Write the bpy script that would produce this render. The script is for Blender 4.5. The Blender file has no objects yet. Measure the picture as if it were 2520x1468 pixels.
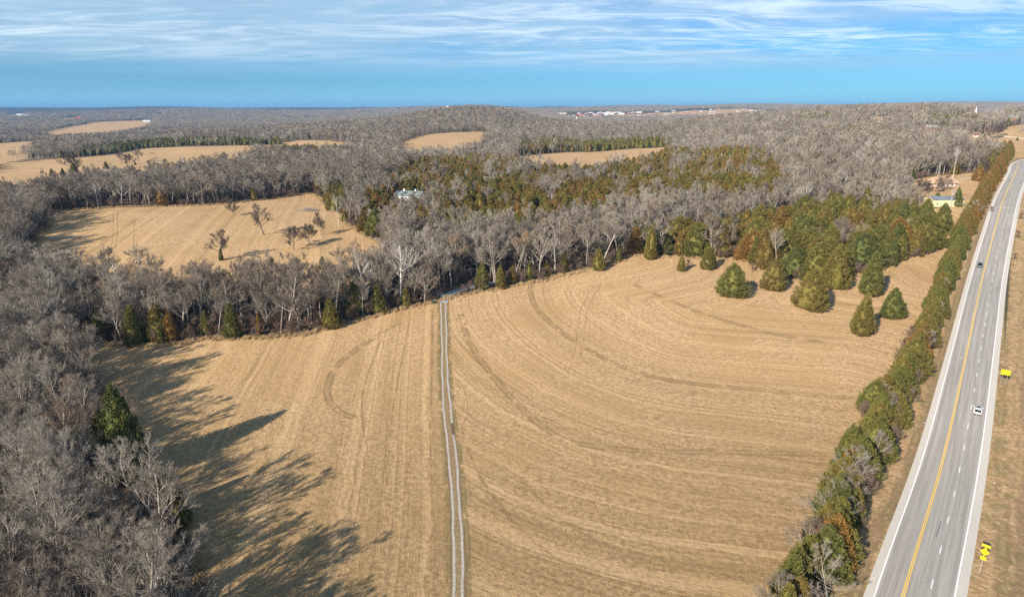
import bpy, math, numpy as np
from mathutils import Vector
R = math.radians
sc = bpy.context.scene

# ------------------------------------------------------------------ camera, world, sun, exposure
F = 1517.; CX = 1260.; CY = 734.; HC = 84.          # the photograph measured at 2520 x 1468
TH = math.atan(468/1517.); ct, st = math.cos(TH), math.sin(TH)
cam = bpy.data.cameras.new('camera'); co_ = bpy.data.objects.new('camera', cam); sc.collection.objects.link(co_)
co_.location = (0, 0, HC); co_.rotation_euler = (R(90)-TH, 0, 0)
cam.sensor_width = 36; cam.lens = 36*F/2520; cam.clip_start = 1; cam.clip_end = 60000
sc.camera = co_
SUN_EL, SUN_AZ = 28.5, 222.5        # azimuth clockwise from +Y: the sun stands behind the camera, to the left
W = bpy.data.worlds.new('World'); sc.world = W; W.use_nodes = True
SKY_STRENGTH = 0.050
sun = bpy.data.lights.new('sun', 'SUN'); so = bpy.data.objects.new('sun', sun); sc.collection.objects.link(so)
sun.energy = 5.0; sun.angle = R(0.5); sun.color = (1.0, 0.90, 0.76)
a = R(SUN_AZ); e = R(SUN_EL)
to_sun = Vector((math.sin(a)*math.cos(e), math.cos(a)*math.cos(e), math.sin(e)))
so.rotation_euler = to_sun.to_track_quat('Z', 'Y').to_euler()
sc.view_settings.view_transform = 'Standard'; sc.view_settings.look = 'None'
sc.view_settings.exposure = 0.80; sc.view_settings.gamma = 1; sc.view_settings.use_curve_mapping = False
sc.cycles.use_denoising = False; sc.cycles.max_bounces = 5; sc.cycles.diffuse_bounces = 2; sc.cycles.glossy_bounces = 2
sc.cycles.volume_bounces = 0; sc.cycles.transparent_max_bounces = 8
HAZE_DENSITY = 6.0e-5

# ------------------------------------------------------------------ node helpers
class NT:
    def __init__(s, nt): s.n = nt.nodes; s.l = nt.links
    def new(s, t, **k):
        n = s.n.new(t)
        for a_, v in k.items(): setattr(n, a_, v)
        return n
    def put(s, sock, v):
        if isinstance(v, bpy.types.NodeSocket): s.l.new(v, sock)
        elif v is not None:
            if sock.type == 'RGBA' and hasattr(v, '__len__') and len(v) == 3: v = (*v, 1)
            sock.default_value = v
    def math(s, op, a_, b=None, c=None, clamp=False):
        n = s.new('ShaderNodeMath', operation=op, use_clamp=clamp)
        s.put(n.inputs[0], a_); s.put(n.inputs[1], b)
        if c is not None: s.put(n.inputs[2], c)
        return n.outputs[0]
    def vmath(s, op, a_, b=None):
        n = s.new('ShaderNodeVectorMath', operation=op); s.put(n.inputs[0], a_)
        if b is not None: s.put(n.inputs[1], b)
        return n.outputs[0]
    def mix(s, f, a_, b, blend='MIX'):
        n = s.new('ShaderNodeMix', data_type='RGBA', blend_type=blend, clamp_factor=True)
        s.put(n.inputs[0], f); s.put(n.inputs[6], a_); s.put(n.inputs[7], b); return n.outputs[2]
    def noise(s, vec, scale, detail=3, rough=.55, dim='3D', w=None, dist=0.):
        n = s.new('ShaderNodeTexNoise', noise_dimensions=dim)
        if vec is not None and dim != '1D': s.put(n.inputs['Vector'], vec)
        if w is not None: s.put(n.inputs['W'], w)
        n.inputs['Scale'].default_value = scale; n.inputs['Detail'].default_value = detail
        n.inputs['Roughness'].default_value = rough; n.inputs['Distortion'].default_value = dist
        return n.outputs[0]
    def mr(s, v, a_, b, c=0., d=1., smooth=True):
        n = s.new('ShaderNodeMapRange', interpolation_type='SMOOTHSTEP' if smooth else 'LINEAR')
        for i, x in enumerate((v, a_, b, c, d)): s.put(n.inputs[i], x)
        return n.outputs[0]
    def ramp(s, f, stops):
        n = s.new('ShaderNodeValToRGB'); s.put(n.inputs[0], f); cr = n.color_ramp
        while len(cr.elements) < len(stops): cr.elements.new(.5)
        for e_, (p, c) in zip(cr.elements, stops): e_.position = p; e_.color = (*c, 1)
        return n.outputs[0]
    def bump(s, h, strength, dist=.1):
        n = s.new('ShaderNodeBump'); s.put(n.inputs['Height'], h)
        n.inputs['Strength'].default_value = strength; n.inputs['Distance'].default_value = dist; return n.outputs[0]
    def attr(s, name, t='GEOMETRY', out='Fac'):
        n = s.new('ShaderNodeAttribute', attribute_name=name, attribute_type=t); return n.outputs[out]
    def pos(s): return s.new('ShaderNodeNewGeometry').outputs['Position']
    def obj(s): return s.new('ShaderNodeTexCoord').outputs['Object']
    def rand(s): return s.new('ShaderNodeObjectInfo').outputs['Random']

def mat(name, color=(.5,.5,.5), rough=.85, spec=.3, metal=0., build=None):
    m = bpy.data.materials.new(name); m.use_nodes = True; n = NT(m.node_tree)
    b = m.node_tree.nodes['Principled BSDF']
    b.inputs['Base Color'].default_value = (*color, 1); b.inputs['Roughness'].default_value = rough
    b.inputs['Specular IOR Level'].default_value = spec; b.inputs['Metallic'].default_value = metal
    if build: build(n, b, m)
    return m

def grained(name, c1, c2, scale=2., rough=.85, bumpd=0., spec=.3, metal=0.):
    def f(n, b, m):
        p = n.obj(); q = n.noise(p, scale, 5, .65)
        n.put(b.inputs['Base Color'], n.mix(n.mr(q, .3, .7), c1, c2))
        if bumpd: n.put(b.inputs['Normal'], n.bump(q, .6, bumpd))
    return mat(name, c1, rough, spec, metal, build=f)

# world: physical sky with a high thin cloud deck
def build_world():
    n = NT(W.node_tree); bg = W.node_tree.nodes['Background']
    sky = n.new('ShaderNodeTexSky', sky_type='NISHITA', sun_disc=False)
    sky.sun_elevation = e; sky.sun_rotation = a; sky.altitude = 300; sky.air_density = 1.0
    sky.dust_density = 0.2; sky.ozone_density = 4.0
    d = n.new('ShaderNodeTexCoord').outputs['Generated']
    sx = n.new('ShaderNodeSeparateXYZ'); n.put(sx.inputs[0], d); X, Y, Z = sx.outputs
    base = n.mix(1., sky.outputs[0], (.40, .92, 1.42), 'MULTIPLY')
    zz = n.math('ADD', n.math('MAXIMUM', Z, 0.), .06)
    u = n.math('DIVIDE', X, zz); v = n.math('DIVIDE', Y, zz)
    cv = n.new('ShaderNodeCombineXYZ'); n.put(cv.inputs[0], n.math('MULTIPLY', u, 1.)); n.put(cv.inputs[1], v)
    plane = cv.outputs[0]
    rot = n.new('ShaderNodeMapping'); n.put(rot.inputs[0], plane); rot.inputs['Rotation'].default_value = (0, 0, R(-16)); rot.inputs['Scale'].default_value = (.24, .42, 1)
    veil = n.noise(rot.outputs[0], .7, 5, .5, dist=.4)
    rot2 = n.new('ShaderNodeMapping'); n.put(rot2.inputs[0], plane); rot2.inputs['Rotation'].default_value = (0, 0, R(-38)); rot2.inputs['Scale'].default_value = (.75, 1.7, 1)
    fine = n.noise(rot2.outputs[0], 1.2, 9, .64, dist=1.1)
    big = n.noise(plane, .16, 3, .5)
    cover = n.mr(Z, .03, .085)                               # the deck starts a few degrees above the horizon
    veilm = n.math('MULTIPLY', n.mr(veil, .28, .52), cover)
    finem = n.math('MULTIPLY', n.mr(fine, .40, .68), n.mr(Z, .045, .10))
    finem = n.math('MULTIPLY', finem, n.mr(big, .35, .6, .25, 1.))
    thick = n.mr(Z, .10, .75, 1., .30)                       # more opaque edge-on; unseen overhead part thinned to weaken the sky's fill light
    veilm = n.math('MULTIPLY', veilm, thick); finem = n.math('MULTIPLY', finem, thick)
    grey = (5.8, 8.0, 9.7); white = (12.3, 13.9, 14.8)
    c = n.mix(n.math('MULTIPLY', veilm, .72), base, grey)
    c = n.mix(n.math('MULTIPLY', finem, .68), c, white)
    # thin level streaks low over the horizon
    st_ = n.new('ShaderNodeCombineXYZ'); n.put(st_.inputs[0], n.math('MULTIPLY', X, 1.3)); n.put(st_.inputs[2], n.math('MULTIPLY', Z, 34.))
    streak = n.noise(st_.outputs[0], 1.2, 4, .5)
    c = n.mix(n.math('MULTIPLY', n.mr(streak, .45, .7), .35), c, (3.0, 6.6, 9.4))
    c = n.mix(n.math('MULTIPLY', n.mr(Z, .045, -.005), .6), c, (4.2, 9.2, 13.0))   # paler towards the horizon
    n.put(bg.inputs['Color'], c); bg.inputs['Strength'].default_value = SKY_STRENGTH
build_world()

# ------------------------------------------------------------------ terrain shape and measuring helpers
def S(v, a_, b):
    t = np.clip((v-a_)/(b-a_), 0, 1); return t*t*(3-2*t)
def G(x, y, cx, cy, sx, sy): return np.exp(-((x-cx)/sx)**2-((y-cy)/sy)**2)
def hf(x, y):
    x = np.asarray(x, float); y = np.asarray(y, float); r = np.hypot(x, y)
    h = 18*S(y, 90, 420)+20*S(x, 100, 450)*S(y, 130, 560)*(1-.85*S(r, 1100, 2200))
    h = h+24*np.exp(-((x+350)/430)**2)*S(y, 850, 1500)*(1-.8*S(y, 2000, 2800))
    h = h+41*G(x, y, -88, 1800, 190, 300)+34*G(x, y, 690, 1250, 330, 380)+12*G(x, y, 900, 1000, 260, 330)
    aa = S(x/np.maximum(np.abs(y), 1.), -.45, .0)
    h = h+(66*S(r, 2000, 6500))*aa+(1-aa)*(-14*S(r, 900, 1800)+82*S(r, 2600, 10500))
    h = h+S(r, 2500, 6000)*(12*np.sin(x/900+1.3)*np.sin(y/1300+.4)+8*np.sin(x/370+y/610)+5*np.cos(x/260-y/340+2))
    h = h+S(r, 5000, 8000)*52*S(x/np.maximum(np.abs(y), 1.), .25, .9)
    h = h+.35*np.sin(x/17+.7)*np.sin(y/23)+.6*np.sin(x/41+y/53)*S(r, 60, 200)
    return h
def ray(u, v):
    dx = u-CX; dy = v-CY
    return np.array([dx, F*ct-dy*st, -(F*st+dy*ct)])/F
TS = np.concatenate([np.arange(40, 3000, 2.), np.geomspace(3000, 25000, 600)])
def P(u, v, zo=0.):
    d = ray(u, v); pts = d[None]*TS[:, None]; g = pts[:, 2]+HC-hf(pts[:, 0], pts[:, 1])-zo
    i = int(np.argmax(g < 0))
    if i == 0: i = len(TS)-1
    t = TS[i-1]+(TS[i]-TS[i-1])*g[i-1]/(g[i-1]-g[i]+1e-9); p = d*t
    return float(p[0]), float(p[1]), float(hf(p[0], p[1]))
def PL(pts): return np.array([P(*q)[:2] for q in pts])
def proj(x, y, z):
    z = z-HC; fwd = y*ct-z*st; dn = -(y*st+z*ct); fwd = np.where(fwd > 1, fwd, 1)
    return CX+F*x/fwd, CY+F*dn/fwd
def inside(poly, x, y):
    r = np.zeros(x.shape, bool); n = len(poly)
    for i in range(n):
        x1, y1 = poly[i]; x2, y2 = poly[(i+1) % n]
        if y1 == y2: continue
        c = ((y1 > y) != (y2 > y)) & (x < (x2-x1)*(y-y1)/(y2-y1)+x1); r ^= c
    return r
def dist(line, x, y, closed=False):
    best = np.full(x.shape, 1e9); n = len(line)
    for i in range(n if closed else n-1):
        x1, y1 = line[i]; x2, y2 = line[(i+1) % n]; dx, dy = x2-x1, y2-y1
        t = np.clip(((x-x1)*dx+(y-y1)*dy)/(dx*dx+dy*dy+1e-9), 0, 1)
        best = np.minimum(best, np.hypot(x-x1-t*dx, y-y1-t*dy))
    return best
def smooth_line(pts, step):
    """Catmull-Rom through world points, resampled evenly."""
    p = np.array(pts, float); q = np.vstack([2*p[0]-p[1], p, 2*p[-1]-p[-2]]); out = []
    for i in range(1, len(q)-2):
        for t in np.linspace(0, 1, 24, endpoint=False):
            a_, b, c, d = q[i-1], q[i], q[i+1], q[i+2]
            out.append(.5*((2*b)+(c-a_)*t+(2*a_-5*b+4*c-d)*t*t+(3*b-a_-3*c+d)*t**3))
    out.append(p[-1]); out = np.array(out); s = np.r_[0, np.cumsum(np.hypot(*np.diff(out, axis=0).T))]
    k = np.arange(0, s[-1], step); return np.c_[np.interp(k, s, out[:, 0]), np.interp(k, s, out[:, 1])]
def offset(line, d):
    t = np.gradient(line, axis=0); t /= np.linalg.norm(t, axis=1)[:, None]+1e-9
    return line+np.c_[-t[:, 1], t[:, 0]]*np.asarray(d).reshape(-1, 1)

# ------------------------------------------------------------------ object helpers
C = sc.collection
def mesh_np(name, V, quads=None, tris=None, mats=(), mi=None, attrs=None, smooth=False):
    me = bpy.data.meshes.new(name); V = np.asarray(V, np.float32)
    idx = []; tot = []
    if quads is not None and len(quads): idx.append(np.asarray(quads).ravel()); tot.append(np.full(len(quads), 4))
    if tris is not None and len(tris): idx.append(np.asarray(tris).ravel()); tot.append(np.full(len(tris), 3))
    idx = np.concatenate(idx).astype(np.int32); tot = np.concatenate(tot).astype(np.int32)
    me.vertices.add(len(V)); me.vertices.foreach_set('co', V.ravel())
    me.loops.add(len(idx)); me.loops.foreach_set('vertex_index', idx)
    me.polygons.add(len(tot)); me.polygons.foreach_set('loop_start', np.r_[0, np.cumsum(tot)[:-1]].astype(np.int32))
    for m in mats: me.materials.append(m)
    if mi is not None: me.polygons.foreach_set('material_index', np.asarray(mi, np.int32))
    if smooth: me.polygons.foreach_set('use_smooth', np.ones(len(tot), bool))
    me.update(calc_edges=True)
    for k, v in (attrs or {}).items():
        at = me.attributes.new(k, 'FLOAT', 'POINT'); at.data.foreach_set('value', np.asarray(v, np.float32))
    return me
def link(name, data, parent=None, loc=(0, 0, 0), rz=0., scale=1.):
    o = bpy.data.objects.new(name, data); C.objects.link(o); o.parent = parent
    o.location = loc; o.rotation_euler = (0, 0, rz); o.scale = (scale,)*3 if not hasattr(scale, '__len__') else scale
    return o
def tag(o, label=None, cat=None, group=None, kind=None):
    for k, v in (('label', label), ('category', cat), ('group', group), ('kind', kind)):
        if v: o[k] = v
    return o
class MB:
    def __init__(s): s.v = []; s.f = []
    def add(s, vs, fs):
        k = len(s.v); s.v += [tuple(map(float, p)) for p in vs]; s.f += [tuple(i+k for i in f) for f in fs]; return s
    def box(s, x0, x1, y0, y1, z0, z1):
        return s.add([(x0,y0,z0),(x1,y0,z0),(x1,y1,z0),(x0,y1,z0),(x0,y0,z1),(x1,y0,z1),(x1,y1,z1),(x0,y1,z1)],
                     [(0,3,2,1),(4,5,6,7),(0,1,5,4),(1,2,6,5),(2,3,7,6),(3,0,4,7)])
    def tube(s, a_, b, r0, r1=None, n=8):
        r1 = r0 if r1 is None else r1; a_, b = Vector(a_), Vector(b); d = (b-a_).normalized()
        u = d.orthogonal().normalized(); w = d.cross(u); vs = []
        for p, r in ((a_, r0), (b, r1)):
            for i in range(n):
                t = 2*math.pi*i/n; vs.append(p+u*r*math.cos(t)+w*r*math.sin(t))
        return s.add(vs, [(i, (i+1) % n, n+(i+1) % n, n+i) for i in range(n)]+[tuple(range(n))[::-1], tuple(range(n, 2*n))])
    def loft(s, rings):
        """rings: lists of the same number of points, closed round, capped"""
        n = len(rings[0]); vs = [p for r in rings for p in r]; fs = []
        for k in range(len(rings)-1):
            for i in range(n):
                j = (i+1) % n; fs.append((k*n+i, k*n+j, (k+1)*n+j, (k+1)*n+i))
        fs += [tuple(range(n))[::-1], tuple(range((len(rings)-1)*n, len(rings)*n))]
        return s.add(vs, fs)
    def build(s, name, m, parent=None, smooth=False, bevel=0.):
        me = bpy.data.meshes.new(name); me.from_pydata(s.v, [], s.f); me.materials.append(m); me.update()
        if smooth: me.polygons.foreach_set('use_smooth', [True]*len(me.polygons))
        o = link(name, me, parent)
        if bevel:
            b = o.modifiers.new('bevel', 'BEVEL'); b.width = bevel; b.segments = 2
        return o
def ribbon(name, line, half_l, half_r, m, zo, parent=None, cols=3, kind='structure'):
    """a strip draped on the terrain; attribute 'side' runs -1..1 across, 'along' in metres"""
    n = len(line); half_l = np.broadcast_to(half_l, n); half_r = np.broadcast_to(half_r, n)
    V = []; side = []; al = []; s = np.r_[0, np.cumsum(np.hypot(*np.diff(line, axis=0).T))]
    for k in range(cols):
        t = k/(cols-1); p = offset(line, half_l*(1-t)-half_r*t)
        V.append(np.c_[p, hf(p[:, 0], p[:, 1])+zo]); side.append(np.full(n, 2*t-1)); al.append(s)
    V = np.concatenate(V); q = []
    for k in range(cols-1):
        i = np.arange(n-1); q.append(np.c_[k*n+i, (k+1)*n+i, (k+1)*n+i+1, k*n+i+1])
    me = mesh_np(name, V, quads=np.concatenate(q), mats=[m], attrs={'side': np.concatenate(side), 'along': np.concatenate(al)}, smooth=True)
    o = link(name, me, parent)
    if kind and parent is None: tag(o, kind=kind)
    return o

# ------------------------------------------------------------------ the lie of the land: fields, drive, road
drive_line = smooth_line(PL([(1096,735),(1091,742),(1092,800),(1093,833),(1095,924),(1103,1034),(1113,1118),(1122,1239),(1128,1369),(1127,1466),(1124,1600),(1120,1800)]), 1.5)
YL = [(2196,1560),(2219,1468),(2260,1338),(2302,1202),(2336,1067),(2372,901),(2402,756),(2421,670),(2448,567),(2473,482),(2500,425)]
yc = PL(YL); d0 = yc[0]-yc[1]; d1 = np.array([.64, .77])
yc = np.vstack([yc[0]+d0/np.linalg.norm(d0)*60, yc, yc[-1]+d1*60, yc[-1]+np.array([.70,.71])*150, yc[-1]+np.array([.78,.63])*330, yc[-1]+np.array([.84,.54])*700])
road_line = smooth_line(yc, 2.0)
ker = np.hanning(41); ker /= ker.sum()                     # fair the curve
pad = 20; rl = np.vstack([road_line[:1]+(road_line[0]-road_line[1])*np.arange(pad, 0, -1)[:, None], road_line, road_line[-1:]+(road_line[-1]-road_line[-2])*np.arange(1, pad+1)[:, None]])
road_line = np.c_[np.convolve(rl[:, 0], ker, 'valid'), np.convolve(rl[:, 1], ker, 'valid')]

def PLF(pts): m_ = min(q[1] for q in pts); return PL([(q[0], m_+(q[1]-m_)*1.45) for q in pts])
FIELD_MAIN = PL([(700,2700),(560,1700),(500,1468),(470,1330),(425,1220),(370,1140),(300,1040),(240,950),(196,862),(230,850),(400,850),(520,834),(650,832),(760,820),(850,797),(950,770),(1070,742),(1120,728),(1200,715),(1330,692),(1430,668),(1500,652),(1545,632),(1570,626),(1600,632),(1660,634),(1740,638),(1830,640),(1880,668),(1960,694),(2060,694),(2160,668),(2220,648),(2306,618),(2360,655),(2345,720),(2320,800),(2290,880),(2245,960),(2210,1060),(2160,1150),(2110,1260),(2060,1350),(2010,1468),(1960,1600),(1700,2700)])
FIELDS = [FIELD_MAIN,
  PL([(84,604),(118,560),(128,520),(200,515),(300,510),(400,508),(500,505),(560,502),(600,497),(700,486),(760,476),(790,488),(806,512),(840,530),(858,556),(900,580),(935,600),(975,640),(940,690),(850,735),(700,748),(500,752),(330,748),(200,735),(110,690),(70,640)]),
  PL([(-120,440),(0,406),(60,398),(110,392),(200,388),(280,380),(350,365),(480,361),(620,358),(700,356),(760,352),(860,352),(870,372),(800,374),(700,372),(640,385),(600,420),(480,440),(330,466),(200,480),(120,498),(0,516),(-120,530)]),
  PL([(-60,356),(0,352),(80,348),(84,372),(60,392),(0,404),(-60,410)]),
  PL([(985,352),(1030,336),(1090,327),(1190,324),(1198,334),(1182,352),(1178,380),(1120,400),(1000,404)]),
  PL([(1262,392),(1285,383),(1400,375),(1560,366),(1640,362),(1660,374),(1620,400),(1520,432),(1400,446),(1290,432)]),
  PL([(2235,445),(2300,433),(2400,425),(2440,430),(2400,480),(2380,520),(2352,562),(2262,560),(2236,520),(2225,480)]),
  PL([(2375,338),(2420,327),(2450,322),(2480,312),(2530,305),(2580,340),(2540,388),(2500,390),(2440,388),(2385,390)]),
  PLF([(120,320),(113,315),(170,307),(225,299),(375,295),(385,303),(360,312),(300,322),(250,328),(130,332)]),
  PLF([(130,294),(155,289),(183,288),(215,289),(200,295),(150,297)]),
  PLF([(10,283),(17,281),(58,281),(92,284),(80,287),(20,287)]),
  PLF([(355,280),(380,279),(403,280),(400,284),(360,284)]),
  PLF([(94,340),(120,336),(124,342),(100,346)]),
  PLF([(2125,291),(2150,286),(2200,285),(2212,292),(2170,303)]),
  PL([(2380,290),(2400,286),(2450,286),(2465,291),(2450,297),(2385,297)]),
  PLF([(1800,276),(1900,273),(1980,272),(2000,276),(1900,280),(1810,280)]),
  PLF([(1740,270),(1800,267),(1860,268),(1840,272),(1760,273)]),
  PLF([(680,291),(700,289),(780,289),(800,292),(720,294)]),
  PL([(690,352),(740,345),(800,346),(865,352),(870,362),(800,372),(720,368)]), PLF([(1480,283),(1540,281),(1600,282),(1540,285)]), PLF([(1000,276),(1060,275),(1070,277),(1010,278)]), PLF([(600,277),(680,276),(700,278),(620,279)]),
]
TOWN = PL([(1340,282),(1500,276),(1700,270),(1850,270),(1990,277),(1900,288),(1700,290),(1500,294),(1400,294)])
FIELDS.append(PL([(1560,281),(1700,272),(1850,271),(1980,277),(1900,287),(1700,287)]))

# ------------------------------------------------------------------ terrain mesh
def grow(a_, b, step, k=1.05):
    out = [a_]; s = step
    while abs(out[-1]-a_) < abs(b-a_): s *= k; out.append(out[-1]+(s if b > a_ else -s))
    return out[1:]
xs = np.r_[grow(-330, -22000, 3.)[::-1], np.arange(-330, 520.1, 2.8), grow(520, 22000, 3.)]
ys = np.r_[grow(-20, -6000, 8., 1.2)[::-1], np.arange(-20, 40, 8.), np.arange(40, 760.1, 2.8), grow(760, 22000, 3., 1.035)]
gx, gy = np.meshgrid(xs, ys); X, Y = gx.ravel(), gy.ravel(); Z = hf(X, Y)
soft = np.clip(np.hypot(X, Y)*.006, 1.0, 14)
fld = np.zeros(X.shape)
for i, poly in enumerate(FIELDS):
    lo = poly.min(0)-40; hi = poly.max(0)+40; k = np.nonzero((X > lo[0]) & (X < hi[0]) & (Y > lo[1]) & (Y < hi[1]))[0]
    ins = inside(poly, X[k], Y[k]); d = dist(poly, X[k], Y[k], True)*np.where(ins, 1, -1)
    fld[k] = np.maximum(fld[k], S(d/soft[k], -1.2, 1.2))
RV = dist(road_line[::12], X, Y)
verge = 1-S(RV, 12, 15); east = X-np.interp(Y, road_line[:, 1], road_line[:, 0])
near_v = (east < 0)*(RV < 22)
verge = np.maximum(verge, S(east, 2, 10)*(1-S(RV, 150, 190))*(Y > -50)*(Y < 700))
A = smooth_line(PL([(1560,640),(1480,655),(1360,675),(1315,692),(1305,720),(1330,770),(1430,850),(1600,925),(1880,960),(2180,985)]), 3)
LOOP = smooth_line(PL([(1040,762),(975,795),(890,850),(830,900),(806,950),(810,985),(835,1012),(880,1040)]), 3)
s_right = dist(A[::4], X, Y); s_left = np.minimum(dist(drive_line[::10], X, Y), dist(LOOP[::4], X, Y)+40)
dx_side = X-np.interp(Y, drive_line[::-1, 1], drive_line[::-1, 0])
row = np.where(dx_side > 0, s_right, s_left+300)
nf = ~inside(FIELD_MAIN, X, Y); row = np.where(nf, np.where(Y < 560, X+.25*Y+17, Y*.8-X*.3), row)
row = np.where(verge > .5, RV+900, row)
fld = np.maximum(fld, 1.*(RV < 20)*(Y < 900))
far = S(np.hypot(X, Y), 3500, 6000)

def ground_mat(n, b, m):
    p = n.pos(); f = n.attr('field'); vg = n.attr('verge'); s = n.attr('row'); far_ = n.attr('far')
    n1 = n.noise(p, .9, 6, .7); n2 = n.noise(p, .035, 4, .55); n3 = n.noise(p, .25, 5, .6); n0 = n.noise(p, 3.2, 3, .7)
    r1 = n.noise(None, .16, 5, .7, '1D', n.math('ADD', s, n.math('MULTIPLY', n.math('ADD', n3, n.math('MULTIPLY', n2, 3.)), 2.2)))
    r2 = n.noise(None, .9, 2, .6, '1D', n.math('ADD', s, n.math('MULTIPLY', n3, .8)))
    straw = n.mix(n.mr(n1, .3, .7), (.335, .205, .098), (.62, .42, .23))
    straw = n.mix(n.math('MULTIPLY', n.mr(n2, .40, .66), .7), straw, (.42, .265, .12))
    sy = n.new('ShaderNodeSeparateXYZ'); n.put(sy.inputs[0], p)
    straw = n.mix(n.math('MULTIPLY', n.mr(n.math('ADD', sy.outputs[1], n.math('MULTIPLY', n2, 90.)), 255., 120.), .75), straw, n.mix(n.mr(n1, .3, .7), (.175, .115, .052), (.37, .245, .12)))  # browner near the camera, with foreground dimming put into the straw colour
    straw = n.mix(n.math('MULTIPLY', n.mr(n3, .52, .72), .28), straw, (.25, .175, .075))
    straw = n.mix(n.math('MULTIPLY', n.mr(r1, .48, .66), n.mr(n2, .3, .65, .12, .42)), straw, (.23, .165, .075))
    straw = n.mix(n.math('MULTIPLY', n.mr(r1, .50, .34), .24), straw, (.70, .49, .27))
    straw = n.mix(n.math('MULTIPLY', n.mr(r2, .5, .72), .27), straw, (.20, .135, .07))
    vcol = n.mix(n.mr(n1, .35, .7), (.29, .185, .09), (.55, .37, .20))
    vcol = n.mix(n.math('MULTIPLY', n.mr(n3, .46, .66), .55), vcol, (.17, .155, .06))
    vcol = n.mix(n.math('MULTIPLY', n.mr(r1, .46, .6), .55), vcol, (.20, .135, .08))
    vcol = n.mix(n.math('MULTIPLY', n.mr(n0, .62, .74), .7), vcol, (.10, .07, .045))
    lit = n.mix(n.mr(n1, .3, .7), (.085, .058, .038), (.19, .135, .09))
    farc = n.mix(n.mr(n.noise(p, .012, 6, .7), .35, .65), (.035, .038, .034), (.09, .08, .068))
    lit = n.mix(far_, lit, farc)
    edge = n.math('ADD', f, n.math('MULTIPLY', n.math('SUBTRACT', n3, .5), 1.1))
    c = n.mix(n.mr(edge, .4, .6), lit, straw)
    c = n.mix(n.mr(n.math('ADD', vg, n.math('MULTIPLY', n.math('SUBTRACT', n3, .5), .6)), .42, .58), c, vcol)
    n.put(b.inputs['Base Color'], c)
    h = n.math('ADD', n.math('MULTIPLY', n1, .55), n.math('MULTIPLY', n0, .22))
    h = n.math('ADD', h, n.math('MULTIPLY', r2, .25))
    n.put(b.inputs['Normal'], n.bump(h, .8, .55))
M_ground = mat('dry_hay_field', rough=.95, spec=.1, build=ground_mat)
ni, nj = len(ys), len(xs); ii = np.arange(ni-1)[:, None]*nj+np.arange(nj-1)[None]
q = np.c_[ii.ravel(), ii.ravel()+1, ii.ravel()+nj+1, ii.ravel()+nj]
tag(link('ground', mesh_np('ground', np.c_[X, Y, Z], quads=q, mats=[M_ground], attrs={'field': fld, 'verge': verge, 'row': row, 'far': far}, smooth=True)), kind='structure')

# haze box
hb = MB().box(-23500, 23500, -7500, 23500, -60, 215)
M_haze = bpy.data.materials.new('haze'); M_haze.use_nodes = True
_n = M_haze.node_tree; _n.nodes.remove(_n.nodes['Principled BSDF'])
pv = _n.nodes.new('ShaderNodeVolumePrincipled'); pv.inputs['Color'].default_value = (.22, .48, .84, 1); pv.inputs['Density'].default_value = HAZE_DENSITY
pv.inputs['Anisotropy'].default_value = 0.
_n.links.new(pv.outputs[0], _n.nodes['Material Output'].inputs['Volume'])
tag(hb.build('haze', M_haze), label='pale blue air haze fading the far hills', cat='haze', kind='stuff')

# ------------------------------------------------------------------ road
def asphalt(n, b, m):
    p = n.pos(); s = n.attr('side'); al = n.attr('along')
    fine = n.noise(p, 7., 4, .7)
    cv = n.new('ShaderNodeCombineXYZ'); n.put(cv.inputs[0], n.math('MULTIPLY', s, 9.)); n.put(cv.inputs[1], n.math('MULTIPLY', al, .03))
    lane = n.noise(cv.outputs[0], 1., 4, .6)
    c = n.mix(n.mr(lane, .35, .65), (.30, .272, .242), (.41, .378, .338))
    w = n.math('ABSOLUTE', n.math('SINE', n.math('MULTIPLY', n.math('ADD', s, .02), 9.6)))
    c = n.mix(n.math('MULTIPLY', n.mr(w, .55, 1.), .32), c, (.26, .235, .205))
    c = n.mix(n.math('MULTIPLY', n.mr(fine, .4, .7), .3), c, (.17, .165, .16))
    cr = n.new('ShaderNodeTexVoronoi', feature='DISTANCE_TO_EDGE'); n.put(cr.inputs['Vector'], n.vmath('ADD', p, n.vmath('SCALE', n.vmath('MULTIPLY', p, (1,1,0)), None))); cr.inputs['Scale'].default_value = .12
    c = n.mix(n.math('MULTIPLY', n.mr(cr.outputs[0], .006, .0), .35), c, (.11, .105, .10))
    n.put(b.inputs['Base Color'], c); n.put(b.inputs['Normal'], n.bump(fine, .3, .02))
M_asph = mat('worn_asphalt', rough=.8, spec=.3, build=asphalt)
M_shoulder = grained('pale_shoulder_asphalt', (.46,.42,.365), (.56,.515,.455), 3.)
def paint(name, col):
    def f(n, b, m):
        q_ = n.noise(n.pos(), 5., 4, .7); n.put(b.inputs['Base Color'], n.mix(n.math('MULTIPLY', n.mr(q_, .56, .7), .55), col, (.35, .33, .31)))
    return mat(name, col, .6, build=f)
M_white = paint('white_road_paint', (.80,.80,.78)); M_yellow = paint('yellow_road_paint', (.80,.50,.05))
Wl, Wr = 4.05, 7.2
road = ribbon('road', road_line, Wl, Wr, M_asph, .055, cols=7)
ribbon('shoulder', offset(road_line, Wl+.75), .75, .75, M_shoulder, .051)
ribbon('shoulder', offset(road_line, -Wr-.85), .85, .85, M_shoulder, .051)
for o_, w_ in ((Wl-.02, .12), (-Wr+.02, .12)):
    ribbon('edge_line', offset(road_line, o_), w_, w_, M_white, .075, road, 2)
for o_ in (.17, -.17): ribbon('centre_line', offset(road_line, o_), .085, .085, M_yellow, .075, road, 2)
lane = offset(road_line, -3.65); sl = np.r_[0, np.cumsum(np.hypot(*np.diff(lane, axis=0).T))]
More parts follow.
